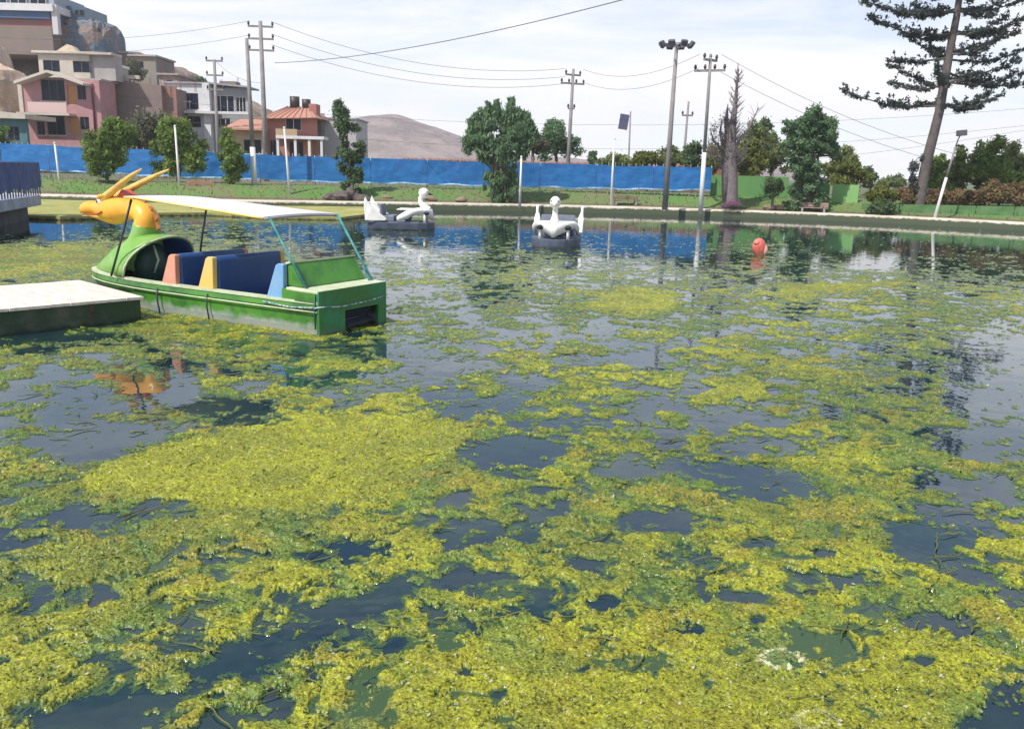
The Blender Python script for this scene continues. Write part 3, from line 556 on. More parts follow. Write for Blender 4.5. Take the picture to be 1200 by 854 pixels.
# ------------------------------------------------------------------ two swan boats
wht = mat('swan_white', (0.84, 0.83, 0.80), .4, (0.66, 0.66, 0.62), 2.2, 8, .5, .75, bump=.003)
hgr = mat('swan_hull_grey', (0.045, 0.06, 0.11), .5, (0.10, 0.12, 0.16), 2, 8, zstain=(0.0, .08, (0.03, 0.035, 0.03)))
sgr = mat('swan_seat_grey', (0.14, 0.16, 0.22), .6, (0.2, 0.22, 0.28), 4, 6)
def swan(loc, rz, label):
    r = empty('swan_boat', loc, rz, label, 'swan boat', 'white swan pedal boats on the pond')
    secs = []
    for x, w in ((-1.22, .55), (-1.15, .68), (-.8, .76), (0, .78), (.7, .72), (1.05, .56), (1.2, .36), (1.27, .12)):
        secs.append([Vector((x, w, .28)), Vector((x, w*.96, .0)), Vector((x, w*.8, -.12)), Vector((x, -w*.8, -.12)), Vector((x, -w*.96, 0)), Vector((x, -w, .28))])
    MB().loft(secs, smooth=False).build('hull', hgr, r, .02)
    # breast and flanks: a shell; its side openings are dark ellipsoids, not holes
    b_ = MB()
    for sgn in (1, -1):
        tp = along([(-.05, sgn*.66, .50), (.35, sgn*.68, .74), (.75, sgn*.56, .80), (1.08, sgn*.30, .80), (1.2, 0, .76)], 4)
        bt = along([(-.05, sgn*.70, .34), (.30, sgn*.72, .42), (.60, sgn*.60, .58), (.95, sgn*.40, .52), (1.27, 0, .34)], 4)
        b_.loft([[a_, a_.lerp(c_, .35)+Vector((0, sgn*.05, 0)), c_, c_-Vector((.05, sgn*.07, 0)), a_-Vector((.05, sgn*.07, 0))][::sgn] for a_, c_ in zip(tp, bt)])
    b_.build('breast_shell', wht, r)
    lo = MB()
    for sgn in (1, -1): MB().tube([(.95, sgn*.43, .27), (.93, sgn*.42, .60)], .05, 8).build('strut', wht, r)
    for sgn in (1, -1): MB().ell((.98, sgn*.40, .63), (.10, .17, .075), 14, 8, Matrix.Rotation(-sgn*.75, 3, 'Z')).build('side_opening_shade', mat('opening_shade', (.012, .014, .02), .7), r)  # solid ellipsoids, their dark colour stands in for shade inside an opening
    MB().prism([(-.1, .6), (.8, .5), (1.12, .22), (1.12, -.22), (.8, -.5), (-.1, -.6)], .74, .775).build('fore_deck', wht, r, .01)
    MB().span(-.95, .75, -.62, .62, .281, .31).build('deck', sgr, r)
    body([(1.02, 0, .72, .17, .18), (.88, 0, .86, .12, .13), (.76, 0, 1.00, .09, .10), (.74, 0, 1.16, .085, .09), (.80, 0, 1.30, .10, .10)], 4, 14).build('neck', wht, r)
    MB().ell((.86, 0, 1.38), (.20, .165, .185), 16, 10).build('head', wht, r)
    body([(1.0, 0, 1.36, .07, .055), (1.12, 0, 1.33, .05, .035), (1.22, 0, 1.30, .015, .012)], 3, 10).build('beak', mat('beak_black', (0.03, 0.02, 0.02), .5), r)
    for sgn in (1, -1):
        MB().ell((1.0, sgn*.10, 1.42), (.022, .03, .025)).build('eye', dkp, r)
        w_ = MB(); pr_ = [(-1.25, .34), (-1.30, 1.02), (-1.24, 1.22), (-1.12, .98), (-.98, .82), (-.72, .62), (-.45, .42), (-.5, .34)]
        n_ = len(pr_); off = [(.70, .78) if z > .9 else (.64, .80) for x, z in pr_]
        V = [Vector((x, sgn*o[0], z)) for (x, z), o in zip(pr_, off)]+[Vector((x, sgn*o[1], z)) for (x, z), o in zip(pr_, off)]
        w_.add(V, [tuple(range(n_)), tuple(range(2*n_-1, n_-1, -1))]+[(k, n_+k, n_+(k+1) % n_, (k+1) % n_) for k in range(n_)]); w_.build('wing', wht, r, .02)
    MB().prism_y([(-.62, .30), (-.70, .30), (-.76, .92), (-.68, .94)], -.55, .55).build('seat_back', sgr, r, .02)
    MB().span(-.66, -.2, -.55, .55, .31, .52).build('seat', sgr, r, .03)
    MB().ell((.25, 0, .45), (.16, .3, .16)).build('pedal_box', sgr, r)
    return r
s1 = at(653, 291, 0); s2 = at(469, 269, 0)
sw = swan((s1.x, s1.y+1.0, 0), -math.pi/2-.12, 'white swan boat facing the camera with its wing tips raised')
sw2 = copy_tree(sw); sw2.location = (s2.x, s2.y+.3, 0); sw2.rotation_euler = (0, 0, .0); [o_ for o_ in sw.children if o_.name.startswith('beak')][0].data = [o_ for o_ in sw.children if o_.name.startswith('beak')][0].data.copy(); [o_ for o_ in sw.children if o_.name.startswith('beak')][0].data.materials[0] = wht; sw2['label'] = 'white swan boat seen from its side, beak turned right'

# ------------------------------------------------------------------ buoy
bp = at(889, 299, 0); br = mat('faded_red_buoy', (0.52, 0.05, 0.045), .45, (0.66, 0.24, 0.18), 4, 7)
bu_ = empty('buoy', (bp.x, bp.y, 0), 0, 'faded red buoy floating alone on the right side of the pond', 'buoy'); bu_.scale = (.85, .85, .88)
body([(.04, 0, -.12, .10, .10), (.03, 0, .05, .19, .19), (0, 0, .22, .24, .24), (-.03, 0, .40, .22, .22), (-.06, 0, .53, .13, .13), (-.07, 0, .57, .03, .03)], 3, 16).build('float', br, bu_)
MB().ell((.16, -.08, .18), (.13, .12, .19)).build('side_float', mat('pale_red', (0.70, 0.30, 0.2), .5, (0.75, 0.5, 0.4), 5, 5), bu_)
MB().ell((-.12, -.12, .42), (.12, .10, .09)).build('side_float', br, bu_)

# ------------------------------------------------------------------ boathouse deck with blue draped railing
bd = empty('boathouse_deck', (-18.3, 33.5, 0), math.radians(-73.9), 'raised grey deck with a blue draped railing over the water', 'deck')
cg = mat('deck_concrete', (0.42, 0.46, 0.52), .85, (0.26, 0.28, 0.32), 1.5, 8, bump=.01)
MB().prism([(0, -5), (0, -.3), (.3, 0), (12, 0), (12, -5)], .54, .93).build('slab', cg, bd, .03)
for x in (.8, 4.0, 7.5):
    for y in (-4.0,): MB().tube([(x, y, -.6), (x, y, .54)], .16, 12).build('pier', cg, bd)
MB().span(.5, 12, -3.6, -.45, -.6, .538).build('base_wall', mat('underdeck_shade', (0.07, 0.075, 0.08), .9, (0.13, 0.13, 0.13), 1.2, 7), bd)  # recessed box added and coloured dark for the shade under the slab
rb_ = mat('railing_navy', (0.015, 0.03, 0.10), .5)
MB().tube([(12, -.06, 2.1), (.1, -.06, 2.1), (.1, -4.8, 2.1)], .04, 8).build('handrail', rb_, bd)
for k in range(30): MB().span(.1+.34*k-.02, .1+.34*k+.02, -.08, -.04, .93, 2.09).build('baluster', rb_, bd)
for k in range(8): MB().span(.08, .12, -.6-k*.55-.02, -.6-k*.55+.02, .93, 2.09).build('baluster', rb_, bd)
def cloth(name, P, Q, z0f, z1f, mt, parent, nx=60, nz=10, amp=.03, seed=0, wl=.5):
    P, Q = Vector(P), Vector(Q); V = []; d = (Q-P).normalized(); nn = Vector((d.y, -d.x, 0)); Ln = (Q-P).length
    for i in range(nx+1):
        s = i/nx; sx = s*Ln
        for j in range(nz+1):
            q = j/nz; z = z0f(s)*(1-q)+z1f(s)*q; w_ = amp*(vnoise(np.array([sx/wl]), np.array([q*1.5]), seed)[0]-.5)*2+amp*.6*(vnoise(np.array([sx/wl*3]), np.array([q*4.]), seed+5)[0]-.5)*2
            p = P.lerp(Q, s)+nn*w_; V.append((p.x, p.y, z))
    k = nz+1; F = [(i*k+j, (i+1)*k+j, (i+1)*k+j+1, i*k+j+1) for i in range(nx) for j in range(nz)]
    return from_np(name, V, F, mt, parent, smooth=True)
cl = mat('blue_cover', (0.02, 0.075, 0.30), .6, (0.02, 0.035, 0.13), 3, 6, stretch=(6, 6, .6))
cloth('cover', (.12, .0, 0), (11, .0, 0), lambda s: 1.17+.06*math.sin(s*60), lambda s: 2.13, cl, bd, 140, 8, .04, 3)
cloth('cover', (.06, -4.8, 0), (.06, -.02, 0), lambda s: 1.17+.06*math.sin(s*40), lambda s: 2.13, cl, bd, 60, 8, .03, 5)

# ------------------------------------------------------------------ blue tarpaulin fence along the far bank
FP = [(-44, 59.5), (-33.3, 57), (-24, 55.6), (-14, 54.8), (-6, 54.6), (0.2, 54.7), (6.5, 54.6), (12.0, 54.0)]
def fence_pts(step):
    P = resample(FP, .1); s = np.concatenate([[0], np.cumsum(np.linalg.norm(np.diff(P, axis=0), axis=1))]); n = int(s[-1]/step); q = np.linspace(0, s[-1], n+1)
    return np.stack([np.interp(q, s, P[:, 0]), np.interp(q, s, P[:, 1])], 1)
ztop = lambda x: np.interp(x, [-44, -33, -14, 0, 12], [3.35, 3.17, 2.84, 2.78, 2.80])
zbot = lambda x: np.interp(x, [-44, -33, -24, -14, 0, 12], [1.72, 1.56, 1.42, 1.34, 1.33, 1.42])
fe = empty('fence', (0, 0, 0), 0, 'long fence wrapped in blue tarpaulin on the grassy far bank', 'fence')
tarp = mat('blue_tarpaulin', (0.008, 0.115, 0.36), .5, (0.012, 0.16, 0.44), .9, 7, .4, .65, bump=.02, bscale=2.5, stretch=(1, 1, 3))
hem = mat('tarp_hem', (0.35, 0.55, 0.72), .6, (0.08, 0.25, 0.5), 2.0, 6, .4, .6)
post_m = mat('fence_post', (0.35, 0.38, 0.38), .7)
fp = fence_pts(3.4)
for i in range(len(fp)-1):
    P, Q = fp[i], fp[i+1]; za, zb = ztop(P[0]), ztop(Q[0]); ya, yb = zbot(P[0]), zbot(Q[0])
    e = .012
    c_ = cloth('tarpaulin', (P[0]+e, P[1], 0), (Q[0]-e, Q[1], 0), lambda s: ya+(yb-ya)*s+.05*math.sin(s*7+i)*math.sin(s*math.pi), lambda s: za+(zb-za)*s-.07*math.sin(s*math.pi)**2*((i*37 % 10)/9), tarp, fe, 30, 10, .04, i*7, .9)
    cloth('hem', (P[0]+e, P[1]-.06, 0), (Q[0]-e, Q[1]-.06, 0), lambda s: ya+(yb-ya)*s-.05+.05*math.sin(s*7+i)*math.sin(s*math.pi), lambda s: ya+(yb-ya)*s+.04+.05*math.sin(s*7+i)*math.sin(s*math.pi), hem, c_, 16, 1, .04, i*5)
for x, y in fp: MB().tube([(x, y+.1, .8), (x, y+.1, ztop(x)+.05)], .04, 8).build('fence_post', post_m, fe)
pk = MB()
for x, y in fence_pts(.42): pk.span(x-.02, x+.02, y+.12, y+.15, 1.0, ztop(x)+.13+random.uniform(-.03, .03))
tag(pk.build('picket', post_m, fe), kind='stuff')

# low brick wall far behind the fence
bw = empty('brick_wall', (0, 0, 0), 0, 'low reddish brick wall just above the blue fence beyond it', 'wall')
q0, q1 = atY(470, 186, 66), atY(880, 197, 66)
MB().span(q0.x, q1.x, 66, 66.25, 1.0, q0.z-.05).build('wall_body', mat('dull_brick', (0.33, 0.13, 0.09), .9, (0.22, 0.12, 0.09), 3, 6, bump=.01), bw)
cp_ = MB()
for k in range(90):
    x = q0.x+(q1.x-q0.x)*k/90; cp_.span(x+.03, x+(q1.x-q0.x)/90-.03, 65.96, 66.3, q0.z-.05, q0.z+.06+.03*(k % 2))
tag(cp_.build('coping_brick', mat('coping', (0.42, 0.2, 0.15), .9), bw), kind='stuff')

# ------------------------------------------------------------------ green wall on the right bank
gw = empty('green_wall', (0, 0, 0), 0, 'smooth green wall behind the trees on the right bank', 'wall')
gmat = mat('green_wall_paint', (0.13, 0.30, 0.10), .8, (0.10, 0.24, 0.08), .5, 6, bump=.01); gmat2 = mat('bright_green_paint', (0.24, 0.42, 0.17), .8, (0.18, 0.40, 0.13), .5, 6); gmat3 = mat('weathered_green_paint', (0.06, 0.15, 0.05), .8, (0.13, 0.24, 0.10), 1.2, 6, .42, .66)
def wseg(pa, pb, Ya, Yb, mt):
    A_, B_ = atY(*pa, Ya), atY(*pb, Yb); v = Vector((B_.x-A_.x, B_.y-A_.y)); Ln = v.length; r_ = math.atan2(v.y, v.x)
    o = MB().prism_y([(0, .3-A_.z*0), (Ln, .3), (Ln, B_.z), (0, A_.z)], 0, .18).build('wall_panel', mt, gw); o.location = (A_.x, A_.y, 0); o.rotation_euler = (0, 0, r_); return o
wseg((834, 205), (868, 206), 54.6, 54.4, gmat); wseg((868, 206), (925, 207.5), 54.3, 54, gmat); wseg((925, 215), (973, 216), 53.9, 53.2, gmat)
p_ = wseg((976, 216), (1007, 217), 52.2, 51.6, gmat2); p_['label'] = 'brighter green panel right of the bushy tree'
for i in range(6):
    a0 = 1010+i*45; wseg((a0, 238.5+i*.9), (a0+44, 239.4+i*.9), 50.6-1.1*i, 49.6-1.1*i, gmat3)

# ------------------------------------------------------------------ houses
glass = mat('dark_window', (0.008, 0.012, 0.026), .3, (0.02, 0.028, 0.05), 1.0, 3, spec=.15)
fr_w = mat('pale_frame', (0.55, 0.53, 0.5), .6)
fr_d = mat('dark_frame', (0.10, 0.09, 0.09), .6)
def house(name, pxc, Y, label, cat='house', rz=0.0):
    p = atY(pxc, 190, Y); h = empty(name, (p.x, Y, 0), rz, label, cat)
    def w(px, py, dy=0): a = atY(px, py, Y+dy); return (a.x-p.x, a.z)
    return h, w
def window(h, x0, x1, z0, z1, y, frame=None, bars=1, mt=None, t=.06):
    fr = MB().wall(x0, x1, z0, z1, y+.06, y+.14, [(x0+t, x1-t, z0+t, z1-t)])
    for k in range(1, bars+1):
        xb = x0+(x1-x0)*k/(bars+1); fr.span(xb-t/2, xb+t/2, y+.065, y+.135, z0+t+.002, z1-t-.002)
    f = fr.build('window', frame or fr_w, h); MB().span(x0+t*.6, x1-t*.6, y+.10, y+.115, z0+t*.6, z1-t*.6).build('pane', mt or glass, f); return f
def R4(w, a, b, c, d): # px x0,x1,y0,y1 -> x0,x1,z0,z1
    x0, z1 = w(a, c); x1, _ = w(b, c); _, z0 = w(a, d); return (x0, x1, z0, z1)
# pink house (walls lean in the picture only through the lens)
pk_m = mat('pink_plaster', (0.50, 0.25, 0.27), .9, (0.36, 0.21, 0.21), .6, 7, bump=.01); crm = mat('cream_plaster', (0.55, 0.49, 0.42), .9, (0.40, 0.35, 0.30), .7, 8, .4, .7, bump=.01)
gry = mat('grey_plaster', (0.40, 0.37, 0.36), .9, (0.30, 0.27, 0.26), .5, 8, bump=.02)
h, w = house('pink_house', 75, 76, 'pink three storey house with a cream top floor, left of the brown brick house')
x0 = w(36, 150)[0]; x1 = w(120, 150)[0]; zt = w(75, 93)[1]
xL2 = x0+.2
def mid(px, off=0): return w(px, 150)[0]
W1 = [(x0+.9, x0+1.75, 2.9, 5.2), (x0+2.0, x0+3.7, 2.9, 5.2)]
holes = [R4(w, 42, 51, 134, 158), R4(w, 54, 75, 134, 158), R4(w, 81, 92, 137, 158), R4(w, 93, 104, 137, 152), R4(w, 47, 75, 93, 118), R4(w, 78, 89, 100, 122), R4(w, 90, 100, 100, 117)]
MB().wall(x0-.4, x1, .6, zt, 0, .3, holes).build('wall', pk_m, h)
MB().span(x1-.3, x1-.002, .305, 3, .6, zt).build('side_wall', pk_m, h); MB().span(x0-.398, x0-.1, .305, 3, .6, zt).build('side_wall', pk_m, h)
for i, q in enumerate(holes):
    if i in (2, 5): MB().span(q[0], q[1], .08, .14, q[2], q[3]).build('door', mat('orange_door', (0.48, 0.22, 0.08), .6), h)
    else: window(h, *q, 0, fr_d, 1 if i != 4 else 2)
MB().span(x0-.6, x1+.05, .32, 3.6, zt, zt+.15).build('roof_slab', gry, h)
MB().span(x0-.5, x1-2.2, -1.1, -.003, 5.85, 6.05).build('balcony_slab', crm, h); MB().span(x0+.5, x1-2.4, -1.08, -1.0, 6.06, 6.9).build('balcony_parapet', mat('pale_pink', (0.58, 0.42, 0.40), .9), h)
a_, b_, c_ = w(30, 97), w(64, 84), w(106, 99)
g_ = MB().prism_y([(a_[0]-.3, a_[1]), (b_[0], b_[1]), (b_[0]+.02, b_[1]-.2), (a_[0]-.3, a_[1]-.22)], -1.3, .25); g_.prism_y([(b_[0]+.03, b_[1]-.03), (c_[0], c_[1]), (c_[0], c_[1]-.2), (b_[0]+.03, b_[1]-.22)], -1.3, .25); g_.build('gable_roof', mat('tin_roof_light', (0.52, 0.47, 0.42), .7), h)
q = R4(w, 22, 122, 59, 94); zc = q[3]
hol = [R4(w, 35, 55, 67, 81), R4(w, 71, 91, 68, 82)]
MB().wall(q[0]+.5, q[1]-2.3, zt+.16, zc, 2, 2.3, hol).build('upper_wall', crm, h)
for k in hol: window(h, *k, 2, fr_d, 1)
MB().span(q[0]+.1, q[1]-.2, 1.7, 3.8, zc, zc+.22).build('roof', crm, h, .03)
MB().span(q[1]-2.29, q[1]-.2, 2.3, 3.7, zt+.16, zc-.002).build('upper_wall', gry, h)
MB().prism_y([(-1.3, zc+.22), (.7, zc+.22), (.3, zc+.7), (-.2, zc+.9), (-.8, zc+.55)], 2.6, 3.4).build('roof_mound', mat('beige_tarp', (0.6, 0.5, 0.36), .9, bump=.1, bscale=2), h)
MB().tube([(x1-.6, -.08, 4.2), (x1-.6, -.08, zt-.3)], .09, 8).build('drain_pipe', mat('dark_red_pipe', (0.12, 0.03, 0.04), .5), h)
# brown brick house
MB().span(x0-.75, x0-.402, -.1, 2.5, .6, zt-.3).build('cream_margin', crm, h)
for q in holes[:2]+holes[4:5]: MB().span(q[0]-.1, q[1]+.1, -.12, -.003, q[2]-.12, q[2]-.01).build('sill', crm, h)
h, w = house('brick_house', 155, 80, 'windowless brown brick house with a slanted pale roof, right of the pink house')
brk = mat('brown_brick', (0.25, 0.185, 0.17), .95, (0.19, 0.15, 0.15), .5, 9, .4, .7, bump=.02, bscale=6)
q = R4(w, 117, 187, 96, 168)
MB().prism_y([(q[0], .5), (q[1]+.1, .5), (q[1]+.1, w(187, 100)[1]), (q[0]+3.2, w(150, 97)[1]), (q[0], w(117, 88)[1])], 0, 8).build('wall', brk, h)
e_ = R4(w, 175, 188, 100, 133); MB().wall(q[1]+.11, q[1]+1.2, .6, e_[3], .6, .8, [(q[1]+.4, q[1]+.9, e_[3]-2.2, e_[3]-1)]).build('side_wall', mat('reddish_brick', (0.3, 0.16, 0.13), .95), h)
a_, b_, c_ = w(105, 84), w(137, 75), w(138, 80)
MB().prism_y([(a_[0], a_[1]), (b_[0], b_[1]), (b_[0], b_[1]-.2), (a_[0], a_[1]-.2)], -.6, 2.5).build('roof', mat('white_tin', (0.75, 0.74, 0.74), .6), h)
MB().prism_y([(a_[0]+1.3, w(120, 96)[1]), (b_[0], w(138, 96)[1]), (b_[0], b_[1]-.21), (a_[0]+1.3, a_[1]-.05)], -.3, 2.2).build('roof_room', gry, h)
MB().span(b_[0]+.4, b_[0]+1.9, -.02, .3, w(138, 93)[1]+.05, w(138, 88)[1]).build('parapet', crm, h)
rbm = mat('rusty_rebar', (0.16, 0.08, 0.05), .9)
for k in range(7):
    xx = q[0]+.3+k*1.35; zz_ = w(187, 100)[1]-.1
    for dx in (0, .12): MB().tube([(xx+dx, .25, zz_-.4), (xx+dx+.03, .25, zz_+.75+.2*math.sin(k*2.1+dx*9))], .022, 5).build('rebar', rbm, h)
# white modern house
wh_ = mat('white_plaster', (0.66, 0.65, 0.66), .85, (0.5, 0.5, 0.52), .5, 8, .45, .75, bump=.01); shd = mat('grey_render', (0.36, 0.36, 0.38), .9, (0.28, 0.28, 0.3), .6, 6)
h, w = house('white_house', 236, 86, 'white flat roofed house with wide dark windows and a pale pillar')
hol = [R4(w, 210, 232, 109, 128), R4(w, 215, 235, 136, 149)]
q = R4(w, 193, 238, 98, 170)
MB().wall(q[0], q[1], .6, q[3], 0, .3, hol).build('wall', wh_, h)
window(h, *hol[0], 0, fr_d, 1); window(h, *hol[1], 0, fr_d, 1)
sl_ = w(190, 131)[1]; MB().span(q[0]-1.2, q[1]+4.5, -.9, -.005, sl_-.12, sl_+.12).build('floor_slab', wh_, h)
MB().span(q[0]-1.1, q[0]-.9, -.8, -.6, sl_+.12, sl_+1.6).build('rail_post', wh_, h)
for k in range(9): MB().tube([(q[0]-1.0+k*.45, -.82, sl_+.12), (q[0]-1.0+k*.45, -.82, sl_+.95)], .018, 5).build('railing_bar', wh_, h)
MB().tube([(q[0]-1.05, -.82, sl_+.96), (q[0]+2.75, -.82, sl_+.96)], .03, 6).build('railing_top', wh_, h)
c2 = R4(w, 231, 246, 99, 170); MB().span(q[1]+.003, c2[1], -.35, .3, .6, c2[3]+.1).build('pillar', mat('white_block', (0.72, 0.72, 0.74), .85, (0.55, 0.55, 0.57), 1.5, 7), h)
r3 = R4(w, 246, 290, 102, 170); hol = [R4(w, 247, 272, 111, 131), R4(w, 274, 286, 113, 131), R4(w, 250, 268, 138, 150)]
MB().wall(c2[1]+.003, r3[1], .6, r3[3], .5, .8, [(max(a_[0], c2[1]+.05), *a_[1:]) for a_ in hol]).build('wall', shd, h)
for a_ in hol: window(h, max(a_[0], c2[1]+.05), *a_[1:], .5, fr_w, 2)
MB().span(q[0]+.001, q[1]+.001, .31, 9, .6, q[3]-.01).build('side_wall', shd, h)
MB().prism_y([(q[0]-.2, q[3]), (c2[1], q[3]+.05), (r3[1]+.1, r3[3]), (r3[1]+.1, r3[3]+.16), (c2[1], q[3]+.2), (q[0]-.2, q[3]+.2)], -.2, 3.5).build('roof', shd, h)
tk = MB().span(r3[1]-3.2, r3[1]-1.6, 1.5, 3, r3[3]+.1, r3[3]+.7).build('roof_room', brk, h)
for k in range(5):
    xx = q[0]+.3+k*1.6
    for dx in (0, .12): MB().tube([(xx+dx, 1.0, q[3]), (xx+dx, 1.0, q[3]+.75+.15*math.sin(k*1.7))], .02, 5).build('rebar', mat('rusty_rebar', (0, 0, 0)), h)
# red tiled house
red = mat('red_brick_wall', (0.40, 0.17, 0.14), .9, (0.34, 0.15, 0.12), .8, 7, bump=.01); rt = mat('terracotta_tile', (0.50, 0.25, 0.18), .85, (0.40, 0.21, 0.16), 1.5, 7, bump=.03, bscale=5, stretch=(3, 1, 1)); ocr = mat('ochre_wall', (0.50, 0.36, 0.22), .9, (0.42, 0.3, 0.2), .7, 6)
h, w = house('red_house', 335, 74, 'red house with a tiled hip roof and balcony behind the blue fence')
q = R4(w, 315, 372, 137, 190)
fl = w(350, 162)[1]
hol = [R4(w, 334, 353, 138.5, 153)]; lo_ = [R4(w, 339, 355, 166, 184), R4(w, 316, 326, 164, 184)]
MB().wall(w(312, 150)[0], w(371, 150)[0], .6, q[3], 0, .3, [(a_[0], a_[1], a_[2], a_[3]) for a_ in hol]+lo_).build('wall', red, h)
window(h, *hol[0], 0, fr_w, 1)
for a_ in lo_: window(h, *a_, 0, fr_d, 2)
ap, e0, e1 = w(338, 123), w(306, 140), w(374, 139)
V = [(e0[0], -1.2, e0[1]), (e1[0], -1.2, e1[1]), (e1[0], 7, e1[1]), (e0[0], 7, e0[1]), (ap[0]-.8, 2.5, ap[1]), (ap[0]+1.2, 2.5, ap[1])]
rf_ = MB().add(V, [(0, 1, 5, 4), (1, 2, 5), (2, 3, 4, 5), (3, 0, 4), (3, 2, 1, 0)]).build('roof', rt, h)
for k in range(9):       # tile ridges running down the front slope
    s = (k+.5)/9; a0 = Vector(V[0]).lerp(Vector(V[1]), s)+Vector((0, 0, .05)); a1 = Vector(V[4]).lerp(Vector(V[5]), s)+Vector((0, 0, .05)); MB().tube([a0, a1], .03, 6).build('tile_ridge', rt, rf_)
MB().tube([(ap[0]-.1, 2.5, ap[1]-.1), (ap[0]-.1, 2.5, ap[1]+.85)], .42, 12).build('water_tank', mat('black_tank', (0.04, 0.03, 0.03), .5), h)
MB().tube([(ap[0]+.9, 2.5, ap[1]-.1), (ap[0]+.9, 2.5, ap[1]+.65)], .38, 12).build('water_tank', mat('black_tank', (0, 0, 0)), h)
MB().span(w(359, 150)[0], w(368, 150)[0], 1, 2.5, q[3], q[3]+1.2).build('chimney', red, h)
px0, px1 = w(330, 162)[0], w(385, 164)[0]
MB().span(px0, px1, -1.8, -.003, fl-.12, fl+.12).build('porch_roof', wh_, h); MB().span(px0, px1-2.2, -1.75, -1.65, fl+.12, fl+.65).build('balcony_parapet', ocr, h)
for x in (332, 352, 368, 382): MB().span(w(x, 175)[0]-.1, w(x, 175)[0]+.1, -1.7, -1.5, .6, fl-.12).build('porch_column', wh_, h)
MB().span(w(356, 175)[0], w(366, 175)[0], -.05, -.003, 1, fl-.2).build('door', mat('orange_wall', (0.55, 0.22, 0.12), .8), h)
lf = R4(w, 273, 312, 153, 190); hol = [R4(w, 287, 296, 163, 181), R4(w, 298, 309, 163, 181)]
MB().wall(lf[0], lf[1], .6, lf[3], -.6, -.3, hol).build('wall', ocr, h)
for a_ in hol: window(h, *a_, -.6, fr_w, 0)
MB().prism([(lf[0]-.4, -1.4), (lf[1]+.2, -1.4), (lf[1]+.2, 4), (lf[0]-.4, 4)], lf[3], lf[3]+.15).build('roof_slab', rt, h)
V = [(lf[0]-.4, -1.4, lf[3]+.15), (lf[1]-.1, -1.4, lf[3]+.15), (lf[1]-.1, 3.4, lf[3]+1.1), (lf[0]-.4, 3.4, lf[3]+1.1), (lf[1]-.1, 3.4, lf[3]+.15), (lf[0]-.4, 3.4, lf[3]+.15)]
MB().add(V, [(0, 1, 2, 3), (1, 4, 2), (0, 3, 5), (5, 3, 2, 4)]).build('lean_to_roof', rt, h)
up = R4(w, 284, 314, 141, 156); wn = R4(w, 299, 308, 142.5, 152)
MB().wall(up[0], up[1]-.3, up[2], up[3], 3.5, 3.8, [wn]).build('upper_wall', ocr, h); window(h, *wn, 3.5, fr_w, 0)
# grey wall house right of it
h, w = house('grey_house', 395, 78, 'plain grey walled building between the red house and the far hill')
q = R4(w, 371, 417, 139, 190); MB().span(q[0], q[1], 0, 6, .6, q[3]).build('wall', mat('light_grey_render', (0.50, 0.49, 0.50), .9, (0.42, 0.40, 0.42), .4, 7, bump=.01), h)
MB().span(w(369, 150)[0]+.6, w(374, 150)[0]+.5, -.3, -.002, .6, w(372, 133)[1]).build('pillar', shd, h); MB().span(q[0]-.1, q[1]+.1, -.1, 6.1, q[3], q[3]+.12).build('roof_slab', shd, h)
# small teal shed at the left edge
h, w = house('teal_shed', 10, 70, 'small teal walled shed with a pale roof at the foot of the slope', 'shed')
q = R4(w, -40, 30, 138, 190); MB().wall(q[0], q[1], .6, q[3], 0, .3, [R4(w, 8, 22, 148, 165)]).build('wall', mat('teal_wall', (0.08, 0.22, 0.24), .8, (0.05, 0.12, 0.15), .8, 5), h); window(h, *R4(w, 8, 22, 148, 165), 0, fr_d, 1)
MB().prism_y([(q[0]-.2, q[3]), (q[1]+.3, q[3]), (q[1]+.3, q[3]+.35), (q[0]-.2, q[3]+.8)], -.6, 4).build('roof', crm, h)
# buildings on the hill, upper left
h, w = house('hilltop_house', 28, 106, 'long hilltop house with a white parapet, blue band and red wall', 'building')
q = R4(w, -60, 58, 3, 62)
bnd = lambda y0, y1: (w(28, y1)[1], w(28, y0)[1])
for nm, (y0, y1), mt, dy in (('base_wall', (31, 64), mat('brown_wall', (0.24, 0.185, 0.155), .9, (0.19, 0.16, 0.15), .4, 8, bump=.03), 0), ('red_wall', (22, 31), mat('faded_red_wall', (0.33, 0.12, 0.11), .9, (0.24, 0.15, 0.14), .4, 7), .15), ('blue_band', (13.5, 22), mat('blue_wall', (0.05, 0.12, 0.27), .8, (0.08, 0.12, 0.2), .5, 6), -.25), ('parapet', (5, 13.5), wh_, -.6)):
    z0_, z1_ = bnd(y0, y1); MB().span(q[0], q[1]+(.6 if nm == 'parapet' else 0), dy, 9, z0_, z1_-.003).build(nm, mt, h)
zt2 = bnd(5, 6)[1]; ztt = w(28, -9)[1]
for k in range(5):
    xx = q[1]-.6-k*2.3; window(h, xx-1.9, xx, zt2+.05, ztt-.2, .3, fr_w, 1)
MB().span(q[0], q[1]+.2, .6, 8, zt2, ztt).build('upper_wall', mat('blue_grey_wall', (0.3, 0.34, 0.4), .8), h)
MB().span(q[1]+.25, q[1]+.9, -.3, .4, bnd(6, 40)[0], zt2).build('corner_pillar', mat('pale_pillar', (0.55, 0.53, 0.55), .8), h)
h, w = house('round_building', 92, 108, 'rounded rough brown and blue building on the hill beside the white parapet', 'building')
rb2 = mat('patchy_masonry', (0.24, 0.185, 0.16), .95, (0.10, 0.15, 0.21), .55, 9, .45, .55, bump=.4, bscale=1.2)
ctr = w(88, 50); rad = w(121, 50)[0]-ctr[0]; zt_ = w(90, 20)[1]; zb_ = w(90, 64)[1]
V = []; secs = []
